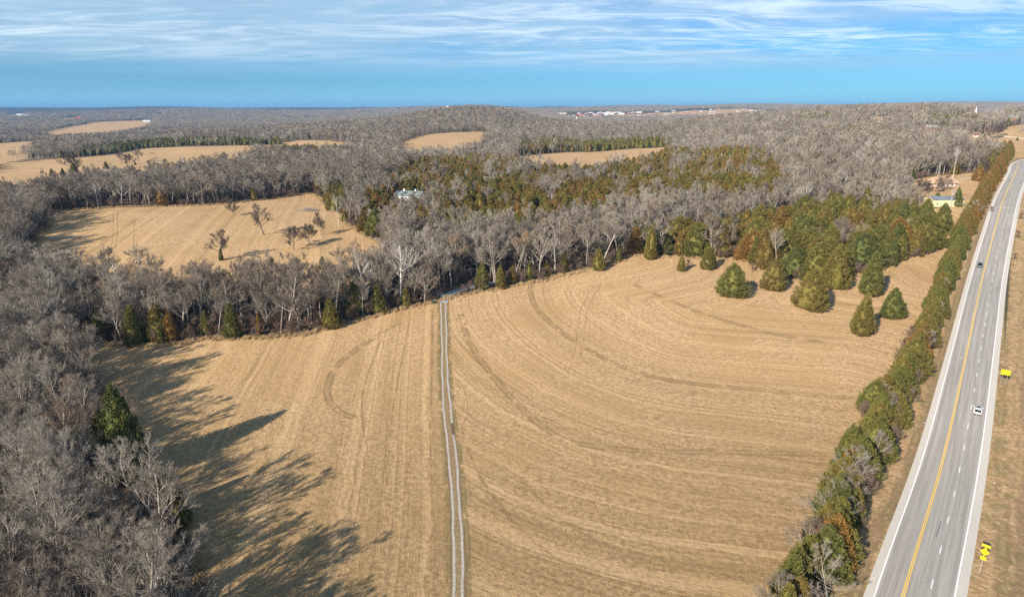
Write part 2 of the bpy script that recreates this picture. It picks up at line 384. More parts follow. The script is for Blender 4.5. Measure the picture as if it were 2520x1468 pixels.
for k in range(0, 75):
    s0 = 3.+k*12.2; kk = np.linspace(s0, s0+3.1, 3)
    if kk[-1] > sl[-1]: break
    ribbon('lane_dash', np.c_[np.interp(kk, sl, lane[:, 0]), np.interp(kk, sl, lane[:, 1])], .075, .075, M_white, .075, road, 2)
# sealed cracks in the asphalt
M_tar = mat('crack_sealer', (.09, .088, .085), .5)
cg = np.random.default_rng(21)
for k in range(26):
    i = int(cg.integers(15, 230)); o0 = cg.uniform(-6.8, 3.6); across = cg.uniform() < .45; n_ = 9
    if across: pts = np.array([offset(road_line[i:i+3], o0+(q_-4)*.38)[1]+cg.normal(0, .12, 2) for q_ in range(n_)])
    else: pts = offset(road_line[i:i+n_], o0+np.cumsum(cg.normal(0, .12, n_)))
    ribbon('sealed_crack', pts, .03, .03, M_tar, .068, road, 2)
# broken dark tyre mark
M_mark = grained('tyre_mark', (.10,.10,.10), (.19,.185,.18), 4.)
tm = smooth_line(PL([(2303,1322),(2310,1300),(2316,1280)]), 1.)
tag(ribbon('tyre_mark', tm, .09, .09, M_mark, .072, None, 2), kind='structure')

# ------------------------------------------------------------------ farm drive, gravel turn, dirt track
def faded(name, c1, c2, dens=.5, scale=1.2, edge0=.55):
    """a worn strip whose edges and gaps let the grass below show"""
    def f(n, b, m):
        p = n.pos(); s = n.math('ABSOLUTE', n.attr('side')); q_ = n.noise(p, scale, 5, .7); q2 = n.noise(p, .18, 3, .6)
        n.put(b.inputs['Base Color'], n.mix(n.mr(q_, .3, .7), c1, c2))
        al = n.math('MULTIPLY', n.mr(n.math('ADD', s, n.math('MULTIPLY', n.math('SUBTRACT', q_, .5), .9)), 1., edge0), n.mr(n.math('ADD', n.math('MULTIPLY', q_, .6), n.math('MULTIPLY', q2, .6)), .75-dens*.6, .85-dens*.6))
        n.put(b.inputs['Alpha'], al); n.put(b.inputs['Normal'], n.bump(q_, .5, .08))
    return mat(name, c1, .95, .1, build=f)
M_dbase = faded('drive_turf', (.19,.13,.07), (.32,.225,.12), .95, 1.2, .5)
M_dgreen = faded('green_drive_edge', (.19,.15,.065), (.29,.22,.105), .38, .6, .0)
M_gravel = faded('pale_gravel_rut', (.30,.262,.22), (.53,.485,.43), .90, 1.6, .35)
M_mud = faded('dark_wet_rut', (.10,.075,.05), (.17,.125,.08), .62, 1.2, .1)
M_track = faded('tractor_wheel_track', (.25,.165,.08), (.36,.24,.12), .34, .9, .0)
M_faint = faded('flattened_swath', (.30,.20,.10), (.40,.27,.14), .34, .5, .0)
M_pale = faded('flattened_hay', (.50,.36,.19), (.60,.45,.25), .40, .9, .0)
ribbon('driveway', drive_line, 1.75, 1.75, M_dbase, .03, cols=5)
ribbon('driveway_grass_edge', offset(drive_line, -1.9), .7, .7, M_dgreen, .045)
ribbon('driveway_grass_edge', offset(drive_line, 1.9), .7, .7, M_dgreen, .045)
_i = np.arange(len(drive_line)); wob = .08*np.sin(_i*.35)+.10*np.sin(_i*.11+1)+.05*np.sin(_i*.9)
for sgn in (1, -1):
    ribbon('gravel_rut', offset(drive_line, sgn*.88+wob*sgn), .40, .40, M_gravel, .055)
for (v0, v1, sgn) in ((1042,1072,1),(1200,1214,1)):
    seg = smooth_line(PL([(1093+(v0-833)*.075, v0), (1093+(v1-833)*.075, v1)]), 1.)
    near = drive_line[[np.argmin(np.hypot(*(drive_line-s_).T)) for s_ in seg]]
    near = near[np.r_[True, np.any(np.diff(near, axis=0) != 0, axis=1)]]
    if len(near) > 2: ribbon('muddy_rut', offset(near, sgn*.9), .5, .5, M_mud, .07)
M_apron = grained('blue_grey_gravel', (.20,.22,.25), (.42,.45,.48), 1.5, bumpd=.05)
for pts, w_ in (([(1091,745),(1094,734),(1115,719),(1150,707),(1200,698),(1260,688)], 1.9), ([(1096,732),(1080,722),(1050,718),(1020,722),(980,728)], 1.5)):
    ribbon('gravel_road', smooth_line(PL(pts), 1.5), w_, w_, M_apron, .06 if w_ > 1.6 else .066)
for pts, hw in (([(1128,752),(1150,830),(1200,910),(1280,1000),(1350,1060),(1430,1092),(1600,1110),(1800,1112),(2060,1118)], 1.2),
                ([(1480,655),(1360,675),(1315,692),(1305,720),(1330,770),(1430,850),(1600,925),(1880,960),(2150,985)], 1.1),
                ([(975,795),(890,850),(830,900),(806,950),(810,985),(835,1012),(875,1030)], 1.2),
                ([(1280,1180),(1400,1290),(1560,1370),(1800,1420),(1960,1440)], .6),
                ([(1135,1060),(1180,1170),(1280,1300),(1420,1400),(1600,1450)], .6),
                ([(1560,700),(1700,760),(1900,820),(2090,850)], 1.0),
                ([(1063,760),(1062,900),(1058,1040),(1062,1200),(1068,1400)], .5),
                ([(1010,780),(990,880),(965,1020),(950,1200)], .4),
                ([(940,830),(905,920),(890,1000),(900,1100)], .4),
                ([(1480,695),(1447,760),(1437,830),(1427,880),(1408,925)], .22),
                ([(1466,692),(1430,760),(1420,830),(1410,880),(1392,925)], .22),
                ([(1120,925),(1142,960),(1150,1010),(1132,1062)], .2),
                ([(280,515),(275,600),(242,700)], .35), ([(290,515),(285,600),(254,700)], .35), ([(330,530),(328,600),(310,680)], .3)):
    tl = smooth_line(PL(pts), 2.)
    if hw >= 1:
        for o_ in (.95, -.95): ribbon('tractor_track', offset(tl, o_), .38, .38, M_track, .04)
        ribbon('tractor_track', tl, 1.5, 1.5, M_faint, .034)
    else: ribbon('tractor_track', tl, hw, hw, M_track, .04)
M_red = grained('red_clay', (.42,.23,.11), (.58,.36,.20), .8, bumpd=.1)
for o_ in (.9, -.9):
    ribbon('dirt_track', offset(smooth_line(PL([(2473,437),(2455,450),(2438,468),(2424,482)]), 2.), o_), .62, .62, M_red, .06)
M_lane = grained('pale_farm_lane', (.40,.33,.25), (.58,.50,.40), .8)
ribbon('farm_lane', smooth_line(PL([(2497,430),(2470,434),(2430,437),(2390,438),(2350,444)]), 2.), 1.5, 1.5, M_lane, .05)
# eroded ditch with dark brush along the right verge
M_ditch = faded('eroded_ditch_soil', (.06,.05,.035), (.14,.11,.07), .72, .8, .15)
M_ditch2 = faded('olive_ditch_grass', (.24,.18,.085), (.34,.25,.125), .32, .4, .0)
ribbon('ditch', smooth_line(PL([(2490,560),(2484,640),(2478,720),(2474,800),(2472,860)]), 2.), *(lambda n_: [.8*np.minimum(1, np.linspace(3, .02, n_))]*2)(len(smooth_line(PL([(2490,560),(2484,640),(2478,720),(2474,800),(2472,860)]), 2.))), M_ditch, .05)
ribbon('grass_strip', smooth_line(PL([(2494,560),(2486,640),(2475,760),(2470,900),(2462,1050),(2466,1200),(2470,1400),(2490,1800)]), 2.), 2., 2., M_ditch2, .035)
ribbon('grass_strip', offset(road_line[:230], Wl+2.6), 1.3, 1.3, M_ditch2, .035)

# ------------------------------------------------------------------ plants: meshes
def nrm(v): return v/(np.linalg.norm(v, axis=-1, keepdims=True)+1e-9)
def grow_branches(rg, start, d, length, nseg, wig, up):
    pts = [start]; ds = [d]; p = start; step = (length/nseg)[:, None]
    for k in range(nseg):
        d = nrm(d+rg.normal(0, wig, d.shape)+np.array([0, 0, up])); p = p+d*step; pts.append(p); ds.append(d)
    return np.stack(pts, 1), np.stack(ds, 1)
def children(rg, pts, ds, rad, length, n, lo, hi, ang, lf, rf, up):
    N, K = pts.shape[:2]; f = rg.uniform(lo, hi, (N, n)); g = f*(K-1); i = np.minimum(g.astype(int), K-2); t = (g-i)[..., None]
    r = np.arange(N)[:, None]; st_ = pts[r, i]*(1-t)+pts[r, i+1]*t; pd = ds[r, i+1]
    rnd = rg.normal(0, 1, pd.shape); perp = nrm(rnd-(rnd*pd).sum(-1, keepdims=True)*pd)
    an = rg.normal(ang, .18, (N, n, 1)); d = nrm(pd*np.cos(an)+perp*np.sin(an)+np.array([0, 0, up]))
    L = length[:, None]*lf*(1.15-.65*f)*rg.uniform(.7, 1.25, (N, n)); ra = rad[:, None]*rf*(1-.55*f)
    return st_.reshape(-1, 3), d.reshape(-1, 3), L.ravel(), np.maximum(ra, .004).ravel()
def segs_mesh(chunks):
    """chunks: (pts N,K,3; rad N; sides; tip) -> verts, quads"""
    V = []; Q = []; off = 0
    for pts, rad, sides, tip in chunks:
        N, K = pts.shape[:2]; d = nrm(np.gradient(pts, axis=1)); ref = np.where(np.abs(d[..., 2:]) > .8, np.array([1., 0, 0]), np.array([0, 0, 1.]))
        u = nrm(np.cross(d, ref)); w = np.cross(d, u); k = np.linspace(1, tip, K)[None, :, None]*rad[:, None, None]
        th = 2*math.pi*np.arange(sides)/sides if sides > 2 else np.array([0, math.pi])
        ring = pts[:, :, None]+(u[:, :, None]*np.cos(th)[None, None, :, None]+w[:, :, None]*np.sin(th)[None, None, :, None])*k[..., None]
        V.append(ring.reshape(-1, 3)); base = (np.arange(N)[:, None]*K+np.arange(K-1)[None]).reshape(-1, 1)*sides+off
        j = np.arange(sides if sides > 2 else 1)[None]; j2 = (j+1) % sides
        Q.append(np.stack([base+j, base+j2, base+sides+j2, base+sides+j], -1).reshape(-1, 4)); off += N*K*sides
    return np.concatenate(V), np.concatenate(Q)

def bare_tree(seed, H=20., R0=.26, frac=.35, spread=.38, lean=.0, nl=(11, 7, 6, 5), ang0=1.0, thick=1., low=False):
    """a leafless broadleaf: woody part (trunk, limbs, boughs) and a crown of twigs"""
    rg = np.random.default_rng(seed)
    top = np.array([[rg.normal(0, .5), rg.normal(0, .5), -.3]]); d = nrm(np.array([[rg.normal(0, .05)+lean, rg.normal(0, .05), 1.]]))
    tp, td = grow_branches(rg, top, d, np.array([H*.88]), 9, .06, .05)
    nl1 = nl[0]; f = np.sort(rg.uniform(frac, .98, nl1)); g = f*9; i = np.minimum(g.astype(int), 8); t = (g-i)[:, None]
    s1 = tp[0, i]*(1-t)+tp[0, i+1]*t; az = np.arange(nl1)*2.4+rg.uniform(0, 6.3)+rg.normal(0, .3, nl1); incl = ang0*(1.15-.7*(f-frac)/(1-frac))
    d1 = np.c_[np.cos(az)*np.sin(incl), np.sin(az)*np.sin(incl), np.cos(incl)]
    L1 = H*spread*(1.2-.75*(f-frac)/(1-frac))*rg.uniform(.8, 1.2, nl1); r1 = R0*.5*(1.2-f)
    p1, dd1 = grow_branches(rg, s1, d1, L1, 5, .13, .13)
    s2, d2, L2, r2 = children(rg, p1, dd1, r1, L1, nl[1], .22, 1., .50, .55, .62, .16)
    p2, dd2 = grow_branches(rg, s2, d2, L2, 3, .15, .10)
    s3, d3, L3, r3 = children(rg, p2, dd2, r2, L2, nl[2], .12, 1., .46, .60, .6, .14)
    p3, dd3 = grow_branches(rg, s3, d3, L3, 2, .16, .08)
    trunk = [(tp, np.array([R0]), 6, .25), (p1, r1, 4, .35), (p2, r2*1.25, 3, .5)]
    if low: trunk = [(tp[:, ::3], np.array([R0]), 4, .25), (p1[:, [0, 2, 5]], r1*1.3, 3, .35)]
    tr = segs_mesh(trunk)
    cr = [(p3, np.maximum(r3, .016)*thick, 2 if low else 3, .55)]
    if low: cr.append((p2[:, [0, 3]], r2*1.4, 3, .5))
    if len(nl) > 3:
        s4, d4, L4, r4 = children(rg, p3, dd3, r3, L3, nl[3], .1, 1., .42, .85, .6, .14); L4 = np.clip(L4, .6, 2.2)
        p4, dd4 = grow_branches(rg, s4, d4, L4, 1, .1, .0); cr.append((p4, np.full(len(L4), .0155*thick), 3 if not low else 2, .25))
    return tr, segs_mesh(cr)

def cedar(seed, nb=270, nt=74, leaf=.0235, narrow=.31, topk=1.15, lump=.13, core=.80):
    """unit-height red cedar: dark wood inside, hundreds of upswept sprays outside"""
    rg = np.random.default_rng(seed)
    def prof(z): return narrow*np.clip(1-np.clip(z, 0, 1)**topk, 0, 1)**.74*np.clip(.72+z*2.2, 0, 1)
    zb = rg.uniform(0, 1, nb*3); keep = rg.uniform(0, 1, nb*3) < prof(zb)/narrow+.08; zb = zb[keep][:nb]; nb = len(zb)
    ph = rg.uniform(0, 2*math.pi, nb); lop = 1+.16*np.sin(ph*2+rg.uniform(0, 6))+.10*np.sin(ph*3+rg.uniform(0, 6))
    rb = prof(zb)*lop*rg.uniform(1-lump*1.6, 1+lump, nb)
    c = np.c_[np.cos(ph)*rb, np.sin(ph)*rb, zb+.02]; od = nrm(np.c_[np.cos(ph), np.sin(ph), np.full(nb, .95)+zb*1.2])
    b = rg.integers(0, nb, nb*nt); t = rg.uniform(-1.0, .28, nb*nt)**1
    ln = (.060+.03*rg.uniform(0, 1, nb))[b]; sp = (.015+.013*rg.uniform(0, 1, nb))[b]*(1.05-.5*np.clip(t+.3, 0, 1))
    p = c[b]+od[b]*(t*ln)[:, None]+rg.normal(0, 1, (len(b), 3))*sp[:, None]
    p[:, 2] = np.abs(p[:, 2]-.015)+.012
    d = nrm(od[b]+rg.normal(0, .38, (len(b), 3))); w = nrm(np.cross(d, rg.normal(0, 1, d.shape)))
    L = leaf*rg.uniform(.6, 1.3, len(b))[:, None]; wd = L*.34
    V = np.stack([p-d*L*.5, p-w*wd, p+d*L*.6, p+w*wd], 1).reshape(-1, 3); Q = np.arange(len(V)).reshape(-1, 4)
    zz = np.array([.0, .08, .2, .35, .5, .65, .8, .93]); nn = 10; ring = []
    for z in zz:
        for k in range(nn):
            an = 2*math.pi*k/nn; r_ = prof(z)*core*rg.uniform(.85, 1.1); ring.append((r_*math.cos(an), r_*math.sin(an), z*.94+.01))
    cv = np.array(ring); cq = np.array([(a_*nn+k, a_*nn+(k+1) % nn, (a_+1)*nn+(k+1) % nn, (a_+1)*nn+k) for a_ in range(len(zz)-1) for k in range(nn)])
    tr = segs_mesh([(np.array([[[0, 0, -.04], [0, 0, .3], [0, 0, .9]]]), np.array([.018]), 6, .3)])
    ao = np.r_[np.clip(.5+.5*t, 0, 1)*0+1, ]
    return tr, (np.concatenate([V, cv]), np.concatenate([Q, cq+len(V)]))

# materials of plants
def bark_f(c1, c2):
    def f(n, b, m):
        p = n.obj(); q_ = n.noise(p, 1.3, 4, .7); r_ = n.rand()
        c = n.mix(n.mr(q_, .3, .7), c1, c2); c = n.mix(n.mr(r_, 0, 1, 0, .45), c, (c1[0]*.6, c1[1]*.6, c1[2]*.62)); n.put(b.inputs['Base Color'], c)
    return f
M_bark = mat('grey_bark', rough=.95, spec=.1, build=bark_f((.29, .25, .205), (.56, .51, .44)))
M_pbark = mat('white_sycamore_bark', rough=.9, spec=.1, build=bark_f((.48, .45, .40), (.80, .77, .71)))
def twig_f(n, b, m):
    r_ = n.rand(); c = n.ramp(r_, [(0, (.215, .178, .14)), (.35, (.30, .262, .215)), (.7, (.40, .355, .295)), (.93, (.29, .235, .185)), (1, (.35, .23, .14))])
    pp = n.pos(); big = n.noise(pp, .011, 3, .6); c = n.mix(n.mr(big, .42, .62, 0, .45), c, (.23, .175, .135)); c = n.mix(n.mr(n.noise(pp, .02, 2, .5), .55, .7, 0, .5), c, (.48, .44, .37))
    n.put(b.inputs['Base Color'], c)
M_twig = mat('grey_brown_twigs', rough=.95, spec=.08, build=twig_f)
M_ptwig = mat('pale_twigs', (.42, .385, .34), .95, .08)
def leaf_f(n, b, m):
    r_ = n.rand(); t = n.attr('tint', 'INSTANCER'); p = n.obj()
    v = n.math('ADD', n.math('MULTIPLY', r_, .12), n.math('MULTIPLY', n.math('SUBTRACT', n.noise(p, 5., 2, .5), .5), .5))
    v = n.math('ADD', v, t, clamp=True)
    c = n.ramp(v, [(0, (.040, .068, .020)), (.25, (.075, .098, .024)), (.5, (.130, .115, .026)), (.72, (.145, .095, .026)), (1, (.23, .10, .025))])
    q_ = n.noise(p, 26., 2, .6); c = n.mix(n.mr(q_, .35, .7, 0, .5), c, (.24, .19, .055))
    n.put(b.inputs['Base Color'], c)
M_cedar = mat('cedar_foliage', rough=.8, spec=.15, build=leaf_f)
M_rust = grained('copper_oak_leaves', (.26, .105, .03), (.36, .17, .05), 12., .8)
M_cbark = grained('cedar_bark', (.12, .08, .055), (.2, .14, .10), 6.)
M_grass = grained('tall_dry_grass', (.36, .24, .12), (.55, .40, .22), 4.)
M_brush = grained('reddish_brush', (.16, .105, .08), (.25, .18, .14), 2.)

def pair(name, parts, mt, mc):
    (tv, tq), (cv, cq) = parts
    return (mesh_np(name+'_trunk', tv, quads=tq, mats=[mt]), mesh_np(name+'_crown', cv, quads=cq, mats=[mc]),
            mesh_np(name, np.concatenate([tv, cv]), quads=np.concatenate([tq, cq+len(tv)]), mats=[mt, mc], mi=np.r_[np.zeros(len(tq)), np.ones(len(cq))]))
BT = []      # tall woodland trees, unit = metres at H 20
BKW = [dict(frac=.42, spread=.30, ang0=.85), dict(frac=.30, spread=.36, ang0=1.0), dict(frac=.22, spread=.42, ang0=1.15, nl=(13, 8, 6, 5)),
                        dict(frac=.5, spread=.27, ang0=.7), dict(frac=.36, spread=.34, ang0=.95, lean=.08), dict(frac=.16, spread=.40, ang0=.9, nl=(14, 7, 6, 5)), dict(frac=.28, spread=.38, ang0=1.1, lean=-.1)]
for k, kw in enumerate(BKW):
    BT.append(pair('bare_tree', bare_tree(100+k, thick=1.3, **kw), M_bark, M_twig))
MT = [pair('mid_bare', bare_tree(100+k, thick=1.7, **kw), M_bark, M_twig) for k, kw in enumerate(BKW)]
M_dtwig = mat('dark_twigs', (.15, .12, .10), .95, .08); M_dbark = grained('dark_bark', (.11, .09, .075), (.20, .17, .14), 2.)  # darker copies for lone trees, their shadow side put into the colour
LT = [pair('lone_bare', bare_tree(170+k, thick=1.6, R0=.38, **kw), M_dbark, M_dtwig) for k, kw in enumerate([dict(frac=.2, spread=.44, ang0=1.25, nl=(20, 10, 7, 6)), dict(frac=.18, spread=.46, ang0=1.3, nl=(20, 10, 7, 6)), dict(frac=.3, spread=.34, ang0=1.0, nl=(15, 8, 6, 5))])]
PT = [pair('sycamore', bare_tree(200+k, frac=.3, spread=.36, ang0=.95, nl=(9, 6, 5, 3), R0=.34), M_pbark, M_ptwig) for k in range(3)]
DT = pair('dead_tree', bare_tree(230, frac=.3, spread=.3, nl=(9, 4, 2), R0=.3), M_pbark, M_pbark)
BL = [pair('low_bare', bare_tree(300+k, frac=.25+.05*k, spread=.36, nl=(9, 6, 6, 2), thick=3.2, low=True), M_bark, M_twig) for k in range(5)]
SH = [pair('shrub', bare_tree(400+k, H=3.2, R0=.05, frac=.05, spread=.5, nl=(12, 6, 5, 2), thick=.75, ang0=.9), M_brush, M_brush) for k in range(3)]
CT = [pair('cedar', cedar(500+k, narrow=w_, topk=tk, lump=lu), M_cbark, M_cedar) for k, (w_, tk, lu) in enumerate([(.36, 1.35, .07), (.31, 1.15, .09), (.38, 1.5, .08), (.27, 1.25, .10), (.33, 1.05, .12), (.24, 1.1, .12)])]
CL = [pair('low_cedar', cedar(600+k, nb=90, nt=14, leaf=.07, narrow=.3, lump=.2), M_cbark, M_cedar) for k in range(3)]
def clump(seed, cedarish=False):
    """a stand of small far crowns, 30 m across"""
    rg = np.random.default_rng(seed); Vs = []; Qs = []; mi = []; off = 0
    for k in range(11):
        src = (CL if cedarish and k % 2 else BL)[rg.integers(0, 3)][2]; me = src
        v = np.empty(len(me.vertices)*3, np.float32); me.vertices.foreach_get('co', v); v = v.reshape(-1, 3)
        nq = len(me.polygons); qi = np.empty(nq*4, np.int32); me.loops.foreach_get('vertex_index', qi); qi = qi.reshape(-1, 4)
        m_ = np.empty(nq, np.int32); me.polygons.foreach_get('material_index', m_)
        if src in [c_[2] for c_ in BL]:
            keep = rg.uniform(0, 1, nq) < .35; qi = qi[keep]; m_ = m_[keep]; v = v*1.; s_ = rg.uniform(.75, 1.05)
        else: s_ = rg.uniform(9, 13); m_ = m_+2
        th = rg.uniform(0, 6.3); c_, s2 = math.cos(th), math.sin(th); v = v@np.array([[c_, -s2, 0], [s2, c_, 0], [0, 0, 1.]]).T*s_
        v = v+np.array([rg.uniform(-15, 15), rg.uniform(-15, 15), 0]); Vs.append(v); Qs.append(qi+off); mi.append(m_); off += len(v)
    return mesh_np('far_clump', np.concatenate(Vs), quads=np.concatenate(Qs), mats=[M_bark, M_twig, M_cbark, M_cedar], mi=np.concatenate(mi))
FC = [clump(1), clump(2), clump(3, True)]
def tuft(seed):
    rg = np.random.default_rng(seed); n = 70; p = np.c_[rg.normal(0, .5, n), rg.normal(0, .5, n), np.zeros(n)-.05]
    t = p+np.c_[rg.normal(0, .25, n), rg.normal(0, .25, n), rg.uniform(.6, 1.3, n)]; w = nrm(np.c_[rg.normal(0, 1, n), rg.normal(0, 1, n), np.zeros(n)])*.07
    V = np.stack([p-w, p+w, t+w*.3, t-w*.3], 1).reshape(-1, 3); return mesh_np('grass_tuft', V, quads=np.arange(4*n).reshape(-1, 4), mats=[M_grass])
GT = [tuft(1), tuft(2)]

def scatter(name, meshes, pts, idx, scl, tint=None, label=None, cat=None, seed=0):
    """ONE object: geometry-node instances of a few plants over many points"""
    rg = np.random.default_rng(seed+7); n = len(pts)
    col = bpy.data.collections.new(name+'_kinds')
    for k, me in enumerate(meshes):
        o = bpy.data.objects.new('%s_kind_%02d' % (name, k), me); col.objects.link(o)
    me = bpy.data.meshes.new(name); me.vertices.add(n); me.vertices.foreach_set('co', np.asarray(pts, np.float32).ravel())
    def at(k, t, v):
        a_ = me.attributes.new(k, t, 'POINT'); a_.data.foreach_set('value', v)
    at('kind_index', 'INT', np.asarray(idx, np.int32)); at('turn', 'FLOAT', rg.uniform(0, 6.283, n).astype(np.float32))
    at('size', 'FLOAT', np.asarray(scl, np.float32)); at('tint', 'FLOAT', np.zeros(n, np.float32) if tint is None else np.asarray(tint, np.float32))
    o = link(name, me); ng = bpy.data.node_groups.new(name, 'GeometryNodeTree')
    ng.interface.new_socket('Geometry', in_out='INPUT', socket_type='NodeSocketGeometry'); ng.interface.new_socket('Geometry', in_out='OUTPUT', socket_type='NodeSocketGeometry')
    N = ng.nodes; L = ng.links; gi = N.new('NodeGroupInput'); go = N.new('NodeGroupOutput')
    ci = N.new('GeometryNodeCollectionInfo'); ci.inputs['Collection'].default_value = col; ci.inputs['Separate Children'].default_value = True; ci.inputs['Reset Children'].default_value = True
    ip = N.new('GeometryNodeInstanceOnPoints'); ip.inputs['Pick Instance'].default_value = True
    def na(nm, t):
        q_ = N.new('GeometryNodeInputNamedAttribute'); q_.data_type = t; q_.inputs['Name'].default_value = nm; return q_.outputs['Attribute']
    L.new(gi.outputs[0], ip.inputs['Points']); L.new(ci.outputs[0], ip.inputs['Instance']); L.new(na('kind_index', 'INT'), ip.inputs['Instance Index'])
    cx = N.new('ShaderNodeCombineXYZ'); L.new(na('turn', 'FLOAT'), cx.inputs[2]); L.new(cx.outputs[0], ip.inputs['Rotation'])
    L.new(na('size', 'FLOAT'), ip.inputs['Scale']); L.new(ip.outputs[0], go.inputs[0])
    o.modifiers.new('instances', 'NODES').node_group = ng
    return tag(o, label, cat, None, 'stuff')

def tree(kind, pr, x, y, h, rz, label, cat, group=None, tint=0., unit=20., wide=1.):
    z = float(hf(x, y)); k = h/unit; t = link(kind, None, loc=(x, y, z-.05), rz=rz, scale=(k*wide, k*wide, k)); tag(t, label, cat, group)
    a_ = link('trunk', pr[0], t); b = link('crown', pr[1], t); b['tint'] = float(tint)
    return t
rnd = np.random.default_rng(11)

# ------------------------------------------------------------------ woods: where every tree stands
GROVE = None
CEDAR_ZONES = [PL(z) for z in (
  [(1572,615),(1640,628),(1740,632),(1830,636),(1880,664),(1960,690),(2060,690),(2160,664),(2220,644),(2300,614),(2345,600),(2352,566),(2300,562),(2240,556),(2200,535),(2120,530),(1990,542),(1900,560),(1780,582),(1650,606),(1590,615)],
  [(880,530),(930,592),(1000,612),(1080,616),(1150,616),(1280,608),(1400,580),(1500,560),(1650,535),(1880,520),(1940,480),(1880,400),(1800,392),(1720,398),(1640,390),(1600,397),(1560,412),(1420,430),(1300,418),(1180,412),(1060,415),(1000,440)],
  [(190,386),(280,378),(360,364),(480,359),(620,356),(620,351),(480,352),(360,356),(270,368),(190,378)],
  [(650,372),(700,368),(830,382),(850,398),(760,408),(640,394)],
  [(380,306),(480,302),(700,305),(800,301),(830,297),(600,295),(420,297)],
  [(1270,382),(1400,373),(1620,363),(1650,350),(1500,356),(1380,360),(1270,368)],
  [(60,326),(150,319),(200,322),(250,334),(180,330),(90,333)],
  [(1950,340),(2060,330),(2250,330),(2200,345),(2050,352)],
  [(820,520),(870,535),(880,500),(840,478),(800,480)],
  [(2300,600),(2320,640),(2350,600),(2380,530),(2350,520)],
  [(1820,285),(1990,278),(2080,282),(2000,290),(1830,292)],
  [(2290,300),(2400,300),(2400,308),(2290,308)], [(2200,290),(2360,290),(2360,296),(2200,296)],
)]
def zone(x, y):
    r = np.zeros(x.shape, bool)
    for z in CEDAR_ZONES: r |= inside(z, x, y)
    return r
BUILD_CLEAR = []
def clear_near(u, v, r): x, y, z = P(u, v); BUILD_CLEAR.append((x, y, r))
for q in ((2312,458,20),(2320,510,20),(2288,322,20),(2407,336,24),(1010,502,21),(1010,520,17),(1032,512,15),(988,512,15),(2288,336,32),(2288,352,34),(318,1165,6),(345,1215,6),(360,1160,5),(2407,293,52),(1425,309,26),(1445,309,24),(2412,352,22),(330,1235,6),(300,1205,5),(1425,301,26),(2486,282,22),(2492,288,22),(760,513,12)): clear_near(*q)
def open_ground(x, y, pad=1.6):
    r = np.zeros(x.shape, bool)
    for i, f_ in enumerate(FIELDS+[TOWN]):
        lo = f_.min(0)-20; hi = f_.max(0)+20; k = np.nonzero((x > lo[0]) & (x < hi[0]) & (y > lo[1]) & (y < hi[1]))[0]
        if len(k): r[k] |= inside(f_, x[k], y[k]) | (dist(f_, x[k], y[k], True) < (pad if i < len(FIELDS) else 0))
    ey = x-np.interp(y, road_line[:, 1], road_line[:, 0])
    r |= (dist(road_line[::12], x, y) < 22) | ((ey > 0) & (y < 900) & (dist(road_line[::12], x, y) < 160))
    r |= ((ey > -13) & (y < 640))
    for (cx_, cy_, rr) in BUILD_CLEAR: r |= np.hypot(x-cx_, y-cy_) < rr
    for l_ in ([(1091,745),(1115,719),(1150,707),(1200,698)],): r |= dist(PL(l_), x, y) < 4
    return r
def grid(y0, y1, step, half=48., rmin=0., rmax=1e9):
    xm = y1*math.tan(R(half))+60; nx = int(2*xm/step); ny = int((y1-y0)/step)
    gx_, gy_ = np.meshgrid(np.arange(nx), np.arange(ny)); x = (gx_.ravel()-nx/2)*step+rnd.uniform(-.45, .45, nx*ny)*step; y = y0+gy_.ravel()*step+rnd.uniform(-.45, .45, nx*ny)*step
    r_ = np.hypot(x, y); k = (np.abs(x) < y*math.tan(R(half))+70) & (r_ > rmin) & (r_ < rmax); return x[k], y[k]

# near and middle woodland
x, y = grid(40, 1000, 5.9, rmax=950); xx_, yy_ = grid(150, 330, 6.5, rmax=330); k = (xx_ < -5); x = np.r_[x, xx_[k]]; y = np.r_[y, yy_[k]]; k = ~open_ground(x, y); x, y = x[k], y[k]
cz = zone(x, y)
k = ~cz; bx, by = x[k], y[k]; thin = rnd.uniform(0, 1, len(bx)) < .9; bx, by = bx[thin], by[thin]
x2, y2 = grid(60, 1000, 4.9, rmax=980); k = zone(x2, y2) & ~open_ground(x2, y2, .5) & (rnd.uniform(0, 1, len(x2)) < .86); cx2, cy2 = x2[k], y2[k]
gap = np.sin(cx2/19+1)*np.sin(cy2/24+2)+.7*np.sin(cx2/11-cy2/31)+rnd.normal(0, .35, len(cx2)); k = inside(CEDAR_ZONES[1], cx2, cy2) & (gap > 1.1); bx = np.r_[bx, cx2[k][::2]]; by = np.r_[by, cy2[k][::2]]; cx2, cy2 = cx2[~k], cy2[~k]
k = ~(inside(CEDAR_ZONES[0], cx2, cy2) & (rnd.uniform(0, 1, len(cx2)) < .45)); cx2, cy2 = cx2[k], cy2[k]
